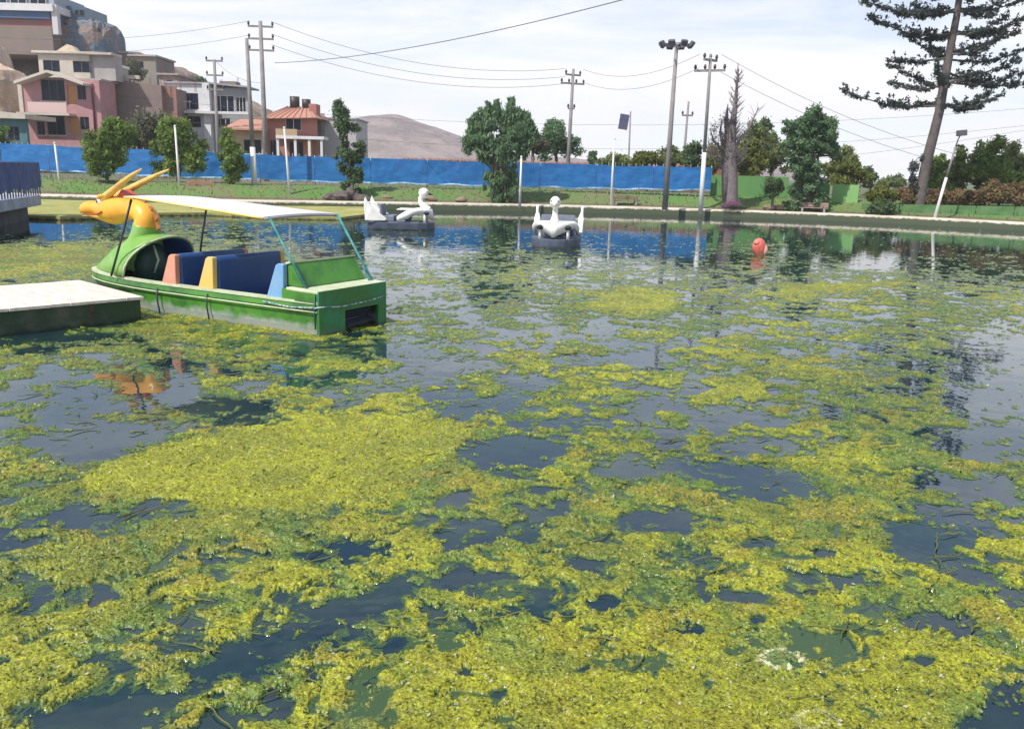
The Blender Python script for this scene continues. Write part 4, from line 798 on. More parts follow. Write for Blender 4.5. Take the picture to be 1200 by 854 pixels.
for k, (z, s) in enumerate(((zb_-4, 1.0), (zb_, 1.0), (zb_+2.2, .995), (zt_-1.5, .985), (zt_-1.2, .93), (zt_-.3, .80), (zt_, .55), (zt_+.05, .2))):
    secs.append([Vector((ctr[0]+rad*s*math.copysign(abs(math.cos(2*math.pi*i/28))**.55, math.cos(2*math.pi*i/28))*(1+.02*math.sin(i*3.1)), 4+4*s*math.copysign(abs(math.sin(2*math.pi*i/28))**.55, math.sin(2*math.pi*i/28)), z+.15*math.sin(i*2.3+k)+(.5*math.sin(i*1.7) if k in (3, 4) else 0))) for i in range(28)])
MB().loft(secs, smooth=False).build('round_wall', rb2, h)
u0, u1 = w(58, 4), w(94, 19); bg_ = mat('blue_glass_wall', (0.03, 0.09, 0.17), .35, (0.1, 0.16, 0.22), .6, 5)
MB().prism_y([(u0[0], u1[1]-.8), (u1[0], u1[1]-.8), (u1[0], w(94, 6)[1]), (w(78, 3)[0], w(78, 5)[1]), (u0[0], u0[1]+.1)], 1.5, 7).build('glazed_top', bg_, h)
for k, (a_, b_) in enumerate(((60, 8), (68, 8), (80, 9), (86, 9))): z = R4(w, a_, a_+5, b_, b_+7); window(h, *z, 1.36, fr_d, 0)
for k, (a_, b_) in enumerate(((72, 26), (104, 30), (112, 32), (84, 46))):
    z = R4(w, a_, a_+5, b_, b_+6); window(h, z[0], z[1], z[2], z[3], .3, fr_d, 0)
# walls climbing the rubble slope
for k, (a_, b_, c_, d_, Yq, lab) in enumerate(((123, 152, 62, 92, 112, 'brown block house at the top of the rubble slope'), (152, 182, 66, 96, 110, 'teal grey block house with a wall of rubble beside it'), (186, 208, 88, 112, 104, 'low brown hut above the white house'))):
    h, w = house('block_house', (a_+b_)/2, Yq, lab); z = R4(w, a_, b_, c_, d_)
    hh_ = R4(w, a_+9, a_+16, c_+6, c_+14)
    MB().wall(z[0], z[1], z[2]-5, z[3], 0, .4, [hh_]).build('wall', (brk, mat('teal_grey_wall', (0.2, 0.22, 0.2), .9, (0.28, 0.22, 0.18), .6, 7), mat('rust_block', (0.28, 0.18, 0.14), .9, (0.4, 0.33, 0.28), .8, 7))[k], h)
    window(h, *hh_, 0, fr_d, 0); MB().span(z[0]-.2, z[1]+.2, -.3, 6, z[3], z[3]+.2).build('roof', gry, h); MB().span(z[0]+.01, z[1]-.01, .41, 5.9, z[2]-5, z[3]-.01).build('side_wall', brk, h)
# rocks at the left edge
def rock(name, c, r, mt, label, cat='rock', seed=0, parent=None, n=22):
    b_ = MB().ell(c, r, n, n//2); rs = random.Random(seed); o1, o2 = rs.uniform(0, 50), rs.uniform(0, 50)
    V = np.array(b_.v); C0 = np.array(c); D = V-C0; f = 1+.5*(fbm(V[:, 0]/max(r)*1.6+o1, V[:, 2]/max(r)*1.6+V[:, 1]/max(r)+o2, 4)-.5)*2
    b_.v = [tuple(p) for p in C0+D*f[:, None]]; o = b_.build(name, mt, parent); o.data.polygons.foreach_set('use_smooth', [False]*len(o.data.polygons)); return tag(o, label, cat) if label else o
q = atY(10, 100, 96); rock('rock_outcrop', (q.x-1.5, 96, q.z-1.5), (3.6, 3, 4.6), mat('beige_rock', (0.66, 0.50, 0.38), .95, (0.42, 0.32, 0.26), .4, 8, bump=.3, bscale=1.2), 'pale beige rock outcrop at the left edge below the hilltop house', seed=3, n=36)
# ------------------------------------------------------------------ trees
bark = mat('bark', (0.11, 0.085, 0.07), .95, (0.17, 0.14, 0.12), 4, 8, bump=.03, bscale=12, stretch=(1, 1, .3))
barkp = mat('pine_bark', (0.075, 0.065, 0.065), .95, (0.14, 0.12, 0.11), 3, 8, bump=.03, bscale=8)
barkd = mat('dead_bark', (0.13, 0.11, 0.12), .95, (0.2, 0.17, 0.17), 3, 8, bump=.04, bscale=8)
L_green = leafmat('leaf_green', (0.07, 0.12, 0.03), (0.21, 0.31, 0.07), (0.34, 0.38, 0.12))
L_olive = leafmat('leaf_olive', (0.085, 0.12, 0.04), (0.22, 0.27, 0.10))
L_blue = leafmat('leaf_bluegreen', (0.065, 0.125, 0.06), (0.17, 0.28, 0.14))
L_dark = leafmat('leaf_dark', (0.045, 0.085, 0.04), (0.12, 0.19, 0.085))
L_pine = leafmat('leaf_pine', (0.035, 0.048, 0.045), (0.095, 0.12, 0.11))
L_grey = leafmat('leaf_grey', (0.09, 0.10, 0.06), (0.17, 0.175, 0.11))
L_brown = leafmat('leaf_brown', (0.12, 0.085, 0.04), (0.27, 0.18, 0.095), (0.16, 0.20, 0.06))
L_yel = leafmat('leaf_yellowgreen', (0.07, 0.11, 0.02), (0.20, 0.22, 0.05))
L_mag = leafmat('flower_magenta', (0.20, 0.05, 0.18), (0.50, 0.18, 0.42))
def leaves(cl, n, size, seed=0, up=0.0, tall=1.0):
    """cl: rows of clump centre x,y,z and radius rx,ry,rz; n leaves in all"""
    rg = np.random.default_rng(seed+100); cl = np.array(cl, float); n = int(n*1.7); vol = (cl[:, 3]*cl[:, 4]*cl[:, 5])**.72; pi = rg.choice(len(cl), n, p=vol/vol.sum())
    d = rg.normal(size=(n, 3)); d /= np.linalg.norm(d, axis=1)[:, None]; rr = rg.random(n)**.45
    size *= .72
    P = cl[pi, :3]+d*rr[:, None]*cl[pi, 3:6]*(1+.18*rg.normal(size=n))[:, None]
    a = rg.normal(size=(n, 3)); a /= np.linalg.norm(a, axis=1)[:, None]; a = a+np.array([0, 0, up]); a /= np.linalg.norm(a, axis=1)[:, None]
    b = np.cross(a, d+.3*rg.normal(size=(n, 3))); b /= np.linalg.norm(b, axis=1)[:, None]+1e-9
    s = size*(.6+.8*rg.random(n))[:, None]; A = a*s*tall; B = b*s*.55
    V = np.stack([P-A, P-B*.9+A*.05, P+A, P+B*.9+A*.05], 1).reshape(-1, 3); F = np.arange(4*n).reshape(n, 4)
    ct = rg.random(len(cl)); t = np.clip(.25+.45*ct[pi]+.35*rg.random(n), 0, 1)
    return V, F, np.repeat(t, 4)
def clumps(blobs, per, cr, seed=0):
    rg = np.random.default_rng(seed+500); out = []
    for (x, y, z, rx, ry, rz) in blobs:
        n = max(3, int(per*(rx*ry*rz)**.6))
        for _ in range(n):
            d = rg.normal(size=3); d /= np.linalg.norm(d); r = rg.random()**.5; s = cr*(.6+.8*rg.random())
            out.append((x+d[0]*r*rx*.86, y+d[1]*r*ry*.86, z+d[2]*r*rz*.86, s, s, s*.85))
    return out
def limb(mb, a, b, r0, r1, rg, wob=.12, n=5):
    a = Vector(a); b = Vector(b); ln = (b-a).length; pts = []
    for i in range(n+1):
        s = i/n; j = wob*ln*math.sin(s*math.pi)
        pts.append(a.lerp(b, s)+Vector((rg.uniform(-j, j)*.5, rg.uniform(-j, j)*.5, rg.uniform(0, j)*.4)))
    mb.tube(pts, [r0+(r1-r0)*i/n for i in range(n+1)], 7); return pts
def tree(name, label, px, pyb, Y, blobs_px, lm, n, size, cat='tree', tr=.16, z0=None, per=14, cr=.45, seed=0, bk=None, group=None, trunks=None, up=0., tall=1., depth=1.0, limbs=7):
    """blobs_px: (px, py, half width px, half height px) of crown masses as seen; placed round depth Y"""
    rg = random.Random(seed); base = atY(px, pyb, Y); z0 = base.z if z0 is None else z0
    r = empty(name, (base.x, Y, z0), 0, label, cat, group); k = Y/1000*1.02
    bl = []
    for i, (bx_, by_, hw, hh) in enumerate(blobs_px):
        p = atY(bx_, by_, Y); bl.append((p.x-base.x, rg.uniform(-.35, .35)*hw*k*depth, p.z-z0, hw*k, hw*k*depth, hh*k))
    cl = clumps(bl, per, cr, seed); V, F, t = leaves(cl, n, size, seed, up, tall); from_np('crown', V, F, lm, r, tint=t)
    mb = MB(); tops = sorted(bl, key=lambda q: -q[5])
    for tx in (trunks or [0]):
        top = Vector((bl[0][0], bl[0][1], bl[0][2])); limb(mb, (tx, 0, -.3), top+Vector((tx*.6, 0, 0)), tr, tr*.45, rg, .05, 6)
    for i in range(limbs):
        q = rg.choice(bl); s = rg.uniform(.35, .8); a = Vector((0, 0, 0)).lerp(Vector(bl[0][:3]), s); c = rg.choice(cl); limb(mb, a, c[:3], tr*.4, tr*.12, rg)
    mb.build('trunk', bk or bark, r); return r
lit = 'small leafy trees in front of the blue fence'
tree('leafy_tree', 'bushy green tree in front of the blue fence, below the pink house', 127, 222, 51, [(127, 172, 27, 30), (112, 176, 17, 18), (142, 165, 17, 22), (130, 147, 15, 14), (118, 195, 16, 14), (138, 190, 18, 18), (104, 188, 10, 9)], L_green, 5200, .17, tr=.13, seed=1, cr=.38, per=16, group=lit)
tree('leafy_tree', 'wide bushy green tree behind the white post, left of the slim green one', 208, 222, 52, [(207, 172, 27, 28), (190, 170, 16, 22), (224, 176, 16, 22), (205, 150, 20, 14), (196, 196, 20, 12), (228, 190, 12, 14)], L_green, 5200, .17, tr=.13, seed=2, cr=.38, per=16, group=lit)
tree('leafy_tree', 'slim green tree against the blue fence in front of the terracotta lean-to', 273, 224, 51, [(272, 182, 15, 24), (266, 166, 11, 14), (280, 196, 10, 14), (274, 208, 8, 10)], L_green, 2400, .16, tr=.09, seed=3, cr=.3, per=20, group=lit)
tree('leafy_tree', 'dull green grey tree behind the fence in front of the brown brick house', 172, 190, 62, [(172, 155, 24, 22), (158, 168, 14, 14), (188, 150, 14, 16)], L_grey, 3000, .18, seed=4, cr=.5, per=10)
tree('leafy_tree', 'green tree cut by the left edge of the view above the tarpaulin', -12, 190, 60, [(-14, 165, 20, 26), (-2, 170, 11, 20)], L_green, 2200, .18, seed=5)
tree('twisted_tree', 'dark twisted tree with a leaning top tuft in front of the blue fence', 413, 236, 50.5, [(410, 190, 15, 20), (418, 178, 10, 14), (402, 180, 10, 12), (408, 150, 9, 12), (401, 136, 10, 14), (398, 127, 6, 8), (416, 208, 12, 13), (410, 224, 12, 9), (404, 164, 6, 8)], L_dark, 5200, .13, tr=.16, seed=6, cr=.26, per=22, bk=barkd)
# poplar clump: upright spires
sp = [(586, 172, 30, 28), (567, 162, 17, 28), (608, 162, 18, 28), (555, 154, 5, 20), (562, 143, 4.5, 20), (571, 136, 4.5, 20), (581, 134, 4.5, 22), (590, 140, 4, 18), (598, 135, 4.5, 20), (608, 141, 4.5, 18), (616, 148, 4.5, 18), (623, 158, 4, 16), (549, 166, 5, 14), (588, 202, 19, 18), (577, 215, 13, 18), (598, 216, 13, 20), (588, 231, 18, 11)]
sp += sp[3:13]*3
tree('poplar_tree', 'clump of upright blue green poplar spires in the middle of the bank', 587, 242, 51.5, sp, L_blue, 17000, .13, tr=.15, seed=7, cr=.21, per=42, trunks=[-.6, -.25, .1, .45], up=1.4, tall=1.4, depth=.9)
tree('round_tree', 'rounded dull green tree behind the fence beside the crossarm pole', 652, 190, 72, [(652, 166, 20, 24), (640, 172, 12, 16), (668, 172, 14, 16), (650, 150, 14, 10), (632, 166, 8, 12)], L_blue, 4200, .2, seed=8, cr=.5, per=12)
tree('round_tree', 'greyish leaning tree between the poplars and the rounded green tree', 625, 190, 68, [(624, 164, 9, 16), (630, 172, 8, 14)], L_grey, 1500, .18, seed=9, cr=.4)
tree('round_tree', 'little dark bush tip right of the rounded green tree', 695, 192, 66, [(695, 183, 6, 9), (700, 188, 7, 5)], L_dark, 900, .15, seed=10, cr=.3, per=20)
# far belt of trees on the right, beyond the wall
belt = [(722, 190, 22, 6, L_olive), (758, 187, 20, 9, L_yel), (790, 184, 16, 12, L_olive), (812, 182, 12, 14, L_dark), (836, 186, 14, 16, L_yel), (884, 172, 22, 30, L_olive), (878, 186, 20, 22, L_yel), (905, 180, 20, 26, L_olive), (894, 150, 9, 12, L_dark), (984, 194, 22, 22, L_olive), (997, 205, 18, 16, L_yel), (1020, 206, 10, 14, L_dark), (1052, 211, 10, 6, L_dark), (1040, 214, 16, 5, L_olive)]
bl_lab = ['low hazy olive shrubs left of the hoarding post', 'yellow green shrubs behind the blue fence beside the floodlight mast', 'olive bush at the foot of the floodlight mast beyond the fence', 'dark spindly shrub between the mast and the utility pole', 'yellow green bush behind the end of the blue fence', 'tall olive tree right behind the bare dead tree', 'yellow green bush low behind the bare dead tree', 'olive tree between the dead tree and the big bushy tree', 'dark ragged tree tip above the olive trees', 'olive tree behind the bright green panel', 'yellow green bush low behind the bright green panel', 'dark little conifer right of the olive tree', 'dark far trees left of the pine trunk', 'low far bushes left of the pine trunk']
for i, (a_, b_, hw, hh, lm) in enumerate(belt):
    Y = (58, 61, 63, 60, 60, 66, 60, 68, 72, 66, 60, 74, 90, 80)[i]
    tree('distant_tree', bl_lab[i], a_, b_+hh+8, Y, [(a_, b_, hw, hh), (a_-hw*.5, b_+hh*.3, hw*.6, hh*.7), (a_+hw*.5, b_+hh*.2, hw*.6, hh*.7), (a_+hw*.1, b_-hh*.5, hw*.5, hh*.6)], lm, int(500+hw*hh*5), .17, seed=30+i, cr=.38, per=14, z0=.9, tr=.12, limbs=4, group='trees and shrubs beyond the right bank')
tree('bushy_tree', 'big bushy tree with a broad trunk of shoots beside the topiary', 938, 246, 51, [(950, 160, 28, 28), (936, 168, 22, 26), (966, 166, 18, 26), (948, 140, 20, 14), (930, 150, 12, 14), (970, 148, 10, 16), (942, 196, 20, 20), (950, 212, 19, 18), (938, 220, 15, 18), (930, 240, 11, 8), (955, 236, 14, 12), (975, 170, 8, 16)], L_blue, 14000, .14, tr=.3, seed=50, cr=.27, per=32, trunks=[-.2, .3])
tree('topiary_tree', 'small ball shaped clipped tree left of the big bushy tree', 906, 240, 50.5, [(905, 220, 11.5, 12.5)], L_dark, 3400, .085, tr=.1, seed=51, cr=.2, per=60, limbs=3)
# right-hand hedge and trees
rt_ = [(1033, 230, 17, 12, L_yel, 'yellow green bush at the left end of the hedge', 49), (1062, 230, 16, 9, L_brown, 'rust brown hedge left of the pine trunk', 50), (1030, 242, 13, 8, L_dark, 'dark green low bush in front of the yellow bush', 48.6),
 (1100, 231, 16, 9, L_brown, 'rust brown hedge right of the pine trunk', 49.4), (1135, 231, 22, 9, L_brown, 'orange brown hedge right of the white lamp pole', 48.6), (1172, 226, 24, 15, L_brown, 'tall dusty brown shrub at the right end of the hedge', 48), (1215, 228, 26, 14, L_brown, 'brown shrub cut by the right edge of the view', 47)]
for i, (a_, b_, hw, hh, lm, lab, Y) in enumerate(rt_):
    tree('hedge_shrub', lab, a_, b_+hh+2, Y, [(a_, b_, hw, hh), (a_-hw*.6, b_+2, hw*.5, hh*.8), (a_+hw*.6, b_+1, hw*.5, hh*.8), (a_, b_-hh*.35, hw*.5, hh*.5)], lm, int(900+hw*hh*7), .12, 'shrub', seed=70+i, cr=.3, per=24, z0=.7, tr=.06, limbs=3, group='hedge along the right bank')
bt_ = [(1098, 202, 12, 20, L_green, 'green bushy tree just right of the pine trunk'), (1122, 198, 14, 24, L_green, 'green tree behind the white lamp pole'), (1146, 192, 14, 24, L_olive, 'olive tree right of the lamp pole'), (1166, 190, 14, 28, L_green, 'tallest green tree of the right bank with a pointed tip'), (1186, 192, 16, 22, L_olive, 'olive tree near the right edge'), (1212, 190, 20, 24, L_green, 'green tree cut by the right edge of the view'), (1196, 214, 12, 12, L_green, 'fresh green bush low by the right edge')]
for i, (a_, b_, hw, hh, lm, lab) in enumerate(bt_):
    tree('bank_tree', lab, a_, b_+hh+14, 54+i % 3*1.5, [(a_, b_, hw, hh), (a_-hw*.5, b_+8, hw*.7, hh*.8), (a_+hw*.5, b_+8, hw*.7, hh*.8), (a_, b_+hh*.7, hw, hh*.7), (a_+2, b_-hh*.7, hw*.3, hh*.45)], lm, int(1200+hw*hh*7), .15, seed=80+i, cr=.36, per=16, z0=.9, tr=.12, limbs=4, group='green trees behind the right hedge')
# bare dead tree
rg = random.Random(5); b0 = atY(857, 243, 51); dt = empty('dead_tree', (b0.x, 51, b0.z), 0, 'tall bare dead tree with thin upright twigs at the end of the blue fence', 'tree')
def lp(px, py, dy=0): p = atY(px, py, 51+dy); return Vector((p.x-b0.x, dy, p.z-b0.z))
mb = MB(); mb.tube([lp(857, 250), lp(857, 235), lp(858, 210), lp(857, 180), lp(858, 150), lp(862, 120), lp(864, 95), lp(865, 74)], [.45, .38, .33, .30, .22, .12, .07, .02], 10)
mb.tube([lp(852, 235, .1), lp(851, 190, .1), lp(853, 160, .1), lp(851, 140, .1), lp(853, 122, .1)], [.3, .28, .2, .12, .03], 8); mb.tube([lp(855, 200, .2), lp(848, 172, .1), lp(844, 155, .0), lp(846, 140, .0)], [.2, .14, .08, .02], 8)
mb.build('trunk', barkd, dt)
tw = MB(); tr_pts = [lp(857, 200), lp(857, 180), lp(858, 150), lp(860, 130), lp(862, 120), lp(865, 82)]
for k in range(230):
    a = random.Random(k); s = a.random(); A_ = tr_pts[0].lerp(tr_pts[2], s/.6) if s < .6 else tr_pts[2].lerp(tr_pts[5], (s-.6)/.4)
    ln = a.uniform(.3, 1.3)*(1.2-s*.85); an = a.uniform(0, 2*math.pi); d = Vector((math.cos(an)*.55, math.sin(an)*.5, a.uniform(.4, 1.1))).normalized()
    B_ = A_+d*ln; tw.tube([A_, A_.lerp(B_, .5)+Vector((0, 0, -.05)), B_], [.035, .02, .006], 4, cap=False)
    for _ in range(3):
        s2 = a.uniform(.3, .9); C_ = A_.lerp(B_, s2); d2_ = (d+Vector((a.uniform(-.6, .6), a.uniform(-.6, .6), a.uniform(-.1, .6)))).normalized(); tw.tube([C_, C_+d2_*ln*.4], [.014, .004], 4, cap=False)
for (pa, pb, pc) in ((( 866, 165), (878, 150), (889, 126)), ((862, 170), (872, 160), (880, 158)), ((846, 175), (836, 165), (832, 150)), ((848, 190), (838, 178), (828, 172))):
    P = [lp(*pa), lp(*pb), lp(*pc)]; tw.tube(P, [.09, .06, .02], 6, cap=False)
    for _ in range(14):
        s = random.random(); C_ = P[0].lerp(P[1], s*2) if s < .5 else P[1].lerp(P[2], s*2-1); tw.tube([C_, C_+Vector((random.uniform(-.5, .5), random.uniform(-.5, .5), random.uniform(.1, .8)))], [.016, .005], 4, cap=False)
tw.build('twigs', barkd, dt)
cl_ = [tuple(lp(px, py))+(.4, .4, .55) for px, py in ((842, 175), (836, 165), (838, 150), (850, 160), (832, 180), (845, 190), (868, 185), (850, 140))]
V, F, t = leaves(cl_, 900, .07, 3); from_np('dry_leaves', V, F, leafmat('leaf_dead', (0.14, 0.11, 0.12), (0.24, 0.20, 0.19)), dt, tint=t)
# pine with whorled branches
b0 = atY(1075, 251, 49.5); pn = empty('pine_tree', (b0.x, 49.5, b0.z), 0, 'tall dark pine with long tiered branches on the right bank', 'pine tree')
def lp(px, py, dy=0): p = atY(px, py, 49.5+dy); return Vector((p.x-b0.x, dy, p.z-b0.z))
TP = [lp(1073, 258), lp(1077, 245), lp(1081, 215), lp(1087, 185), (lp(1094, 158)), lp(1101, 130), lp(1106, 100), lp(1113, 60), lp(1121, 20), lp(1126, -15), lp(1132, -60), lp(1137, -110), lp(1140, -150)]
TR = [.38, .31, .29, .28, .26, .24, .24, .21, .18, .16, .12, .07, .02]
tm = MB().tube(TP, TR, 12); tm.build('trunk', barkp, pn)
V, F, t = leaves([(*lp(1071, 196), .28, .28, .4), (*lp(1070, 210), .25, .25, .35), (*lp(1074, 222), .22, .22, .3), (*lp(1082, 186), .2, .2, .3)], 700, .10, 77); from_np('trunk_shoots', V, F, L_pine, pn, tint=t)
def tz(py):  # trunk point at a height of the picture
    ys_ = [258, 245, 215, 185, 158, 130, 100, 60, 20, -15, -60, -110, -150]
    for i in range(12):
        if ys_[i] >= py >= ys_[i+1]: return TP[i].lerp(TP[i+1], (ys_[i]-py)/(ys_[i]-ys_[i+1]))
    return TP[-1]
BR = [ # root height, tip px, tip py, mid sag
 (124, 987, 106, 8), (122, 1180, 107, 10), (118, 1040, 122, 4), (121, 1150, 128, 4), (100, 1042, 98, 6), (104, 1040, 75, 2), (96, 1200, 84, 8), (98, 1196, 70, 2), (90, 1225, 98, 6), (84, 1160, 96, 4),
 (68, 1038, 72, 2), (62, 1066, 46, 4), (70, 1200, 60, 6), (60, 1195, 36, 4), (58, 1150, 62, 4), (40, 1018, 19, 9), (42, 1060, 40, 5), (38, 1205, 20, 8), (36, 1180, 38, 4), (14, 1010, 0, 8), (12, 1050, 14, 5), (10, 1200, 0, 6), (12, 1170, 18, 4)]
brn = MB(); pcl = []
def pine_branch(A_, T_, sag, sd):
    a = random.Random(sd); M_ = A_.lerp(T_, .5)+Vector((0, 0, -sag)); P = along([A_, A_.lerp(M_, .6)+Vector((0, 0, -sag*.15)), M_, T_.lerp(M_, .35)+Vector((0, 0, -sag*.12)), T_], 4)
    n = len(P); brn.tube(P, [.07*(1-.8*i/n) for i in range(n)], 6, cap=False)
    ln = (T_-A_).length; k = int(ln/.16)
    side = (T_-A_).cross(Vector((0, 0, 1))).normalized()
    for j in range(k):
        s = .16+.84*j/k; f = s*(n-1); i = min(int(f), n-2); c = P[i].lerp(P[i+1], f-i)
        if a.random() < .16: continue
        tap = 1-.45*abs(s-.5); r_ = .17*tap+a.uniform(-.02, .06)
        lat = a.uniform(-1, 1)*.30*math.sin(math.pi*min(1, s*1.02))*min(1, ln/3.5)
        c2 = c+side*lat+Vector((0, 0, a.uniform(-.1, .16)))
        if abs(lat) > .25: brn.tube([c, c2], [.02, .01], 4, cap=False)
        pcl.append((c2.x, c2.y, c2.z, r_*1.25, r_*1.25, r_*.8))
        if a.random() < .45: pcl.append((c2.x+a.uniform(-.1, .1), c2.y, c2.z+r_*1.2+a.uniform(0, .14), .09, .09, .14))
for i, (ry, tx, ty, sg) in enumerate(BR):
    dy = random.Random(i*3).uniform(-2.2, 2.2); pine_branch(tz(ry), lp(tx, ty, dy), sg*.05, 200+i)
for lvl, yy in enumerate((122, 98, 66, 40, 12, -14, -36, -58, -80, -100, -120)):
    nb = 2 if lvl < 5 else 8; LN = 3.0 if lvl < 5 else (3.8, 3.3, 2.8, 2.2, 1.6, 1.1)[lvl-5]
    for k in range(nb):
        a = random.Random(lvl*31+k); an = (math.pi/2 if k % 2 else -math.pi/2)+a.uniform(-.6, .6) if lvl < 5 else 2*math.pi*k/nb+a.uniform(-.3, .3)
        A_ = tz(yy+a.uniform(-3, 3)); pine_branch(A_, A_+Vector((math.cos(an)*LN, math.sin(an)*LN, a.uniform(.3, .8))), .35, 900+lvl*20+k)
brn.build('branches', barkp, pn)
V, F, t = leaves(pcl, 26000, .11, 9, .3, 1.1); from_np('needles', V, F, L_pine, pn, tint=t)
# flowers, benches, stones on the bank
p = atY(857, 244, 49.9); r = empty('flower_bed', (p.x, 49.9, .42), 0, 'magenta flowers at the foot of the dead tree', 'flowers')
V, F, t = leaves([(0, 0, .3, .45, .35, .2), (-.35, 0, .2, .3, .3, .15), (.3, 0, .28, .3, .3, .18)], 900, .05, 4); from_np('blossoms', V, F, L_mag, r, tint=t)
V, F, t = leaves([(0, .1, .22, .7, .5, .2), (.6, 0, .15, .4, .3, .15)], 900, .06, 5); from_np('foliage', V, F, L_dark, r, tint=t)
wd = mat('bench_wood', (0.36, 0.17, 0.13), .8, (0.28, 0.14, 0.12), 4, 6, stretch=(1, 6, 6)); cn = mat('bench_concrete', (0.3, 0.27, 0.25), .9)
def bench_obj(px, py, Y, z, rz, label, wdm, low=1):
    p = atY(px, py, Y); r = empty('park_bench', (p.x, Y, z), rz, label, 'bench', 'benches on the far bank')
    r.scale = (1, 1, low)
    for k in range(3): MB().span(-.8, .8, -.22+k*.15, -.09+k*.15, .42, .46).build('seat_slat', wdm, r)
    for k in range(3): MB().span(-.8, .8, .27+k*.02, .30+k*.02, .52+k*.14, .63+k*.14).build('back_slat', wdm, r)
    for s in (-.6, .6):
        MB().span(s-.06, s+.06, -.2, .22, 0, .42).build('leg', cn, r); MB().span(s-.03, s+.03, .305, .36, .3, .93).build('back_support', cn, r)
    return r
bench_obj(233, 226, 49.5, .36, .1, 'reddish bench on the bank left of the slim green tree', wd)
bench_obj(953, 246, 50.2, .36, -.35, 'dusty pink bench at the foot of the big bushy tree', mat('bench_pink', (0.36, 0.25, 0.23), .8), .62)
bench_obj(733, 241, 52.3, .44, 0.05, 'brown bench on the bank left of the floodlight mast', mat('bench_brown', (0.2, 0.13, 0.1), .8), .6)
dkr = mat('dark_stone', (0.075, 0.06, 0.06), .95, (0.14, 0.11, 0.1), 3, 7, bump=.03)
sts = ('largest dark boulder left of the twisted tree foot', 'flat dark boulder at the left end of the stone pile', 'dark boulder right against the twisted tree', 'small dark stone on top of the pile by the twisted tree')
for k, (px, py, rx, rz_) in enumerate(((402, 231, .62, .36), (389, 233, .5, .26), (424, 233, .55, .3), (410, 226, .35, .26))):
    p = atY(px, py, 49.2); rock('boulder', (p.x, 49.2, max(p.z, .45)), (rx, .4, rz_), dkr, sts[k], seed=k+9)
for k, (px, lab) in enumerate(((455, 'brown stone on the dirt edge right of the twisted tree'), (505, 'brown stone behind the side-on swan boat'), (540, 'brown stone left of the poplar clump'), (912, 'tan stone under the clipped ball tree'), (903, 'reddish stone left of the tan one under the ball tree'))):
    p = atY(px, 238, 50.8); rock('stone', (p.x, 50.8, .55), (.38, .25, .17), mat('brown_stone', (0.3, 0.2, 0.15), .95, (0.2, 0.14, 0.11), 3, 6), lab, 'stone', seed=k+40, n=14)
# grass tufts along the bank
V_ = []; rg = np.random.default_rng(4); n = 16000
ii = rg.integers(30, len(shore)-30, n); dd = rg.uniform(1.7, 6, n)**1.0; P = shore[ii]+nrm[ii]*dd[:, None]+rg.normal(0, .4, (n, 2))
zz = np.interp(dd, [1.2, 1.36, 2.2, 2.9, 3.6, 4.6, 6], [.36, .37, .42, .62, .9, 1.08, 1.1]); ok = (P[:, 1] > 30); P = P[ok]; zz = zz[ok]; n = len(P)
an = rg.uniform(0, math.pi, n); hh = rg.uniform(.04, .12, n); wv = rg.uniform(.02, .06, n); dx = np.cos(an)*wv; dy = np.sin(an)*wv; lx = rg.normal(0, .05, n)
Vv = np.stack([np.stack([P[:, 0]-dx, P[:, 1]-dy, zz-.05], 1), np.stack([P[:, 0]+dx, P[:, 1]+dy, zz-.05], 1), np.stack([P[:, 0]+lx, P[:, 1], zz+hh], 1)], 1).reshape(-1, 3)
tag(from_np('bank_grass', Vv, np.arange(3*n).reshape(n, 3), leafmat('grass_blade', (0.09, 0.17, 0.035), (0.17, 0.24, 0.06), (0.28, 0.24, 0.12)), tint=np.repeat(rg.random(n), 3)), 'short uneven grass on the sloping far bank', 'grass', kind='stuff')

# ------------------------------------------------------------------ poles, lamps, wires
conc = mat('pole_concrete', (0.20, 0.185, 0.19), .85, (0.28, 0.26, 0.26), 2, 6); wpt = mat('white_pole_paint', (0.72, 0.72, 0.70), .6, (0.6, 0.6, 0.58), 3, 5); ins = mat('insulator_dark', (0.05, 0.045, 0.05), .4); lampm = mat('lamp_housing', (0.10, 0.10, 0.12), .5)
def pole(name, label, cat, p0, p1, Y, r0=.14, r1=.09, white=0, group=None, z0=.35, mt=None):
    a, b = atY(*p0, Y), atY(*p1, Y); z0 = min(z0, a.z) if z0 is not None else a.z; r = empty(name, (a.x, Y, z0), 0, label, cat, group)
    T = Vector((b.x-a.x, 0, b.z-z0)); w0 = white/T.length if white else 0; Bp = T*w0
    if white: MB().tube([(0, 0, -.2), Bp], [r0*1.15, r0*1.08], 12).build('white_base', wpt, r)
    MB().tube([Bp, T], [r0*(1-.3*w0), r1], 12).build('shaft', mt or conc, r); return r, T
def arm(r, c, ln, n=3, zz=0, up_=True, yaw=0.25):
    M = Matrix.Rotation(yaw, 3, 'Z'); o = MB().box(c, (ln, .12, .12), M=M).build('crossarm', conc, r)
    for k in range(n):
        s = -.5+k/(n-1); q = Vector(c)+M @ Vector((s*ln*.94, 0, .16)); MB().tube([q-Vector((0, 0, .1)), q+Vector((0, 0, .02)), q+Vector((0, 0, .16))], [.04, .09, .05], 8).build('insulator', ins, o)
    return o
up_g = 'utility poles carrying the wires'
r, T1 = pole('utility_pole', 'tall utility pole with three short crossarms above the red house', 'utility pole', (312, 190), (305, 25), 62, .2, .13, group=up_g)
for f in (.97, .90, .835): arm(r, T1*f, 1.7, 2, yaw=.1)
pA = r.location+T1
r, T = pole('concrete_pole', 'plain tall concrete pole with a pale foot, just left of the tallest utility pole', 'pole', (299, 229), (289, 45), 52, .15, .10, white=2.9)
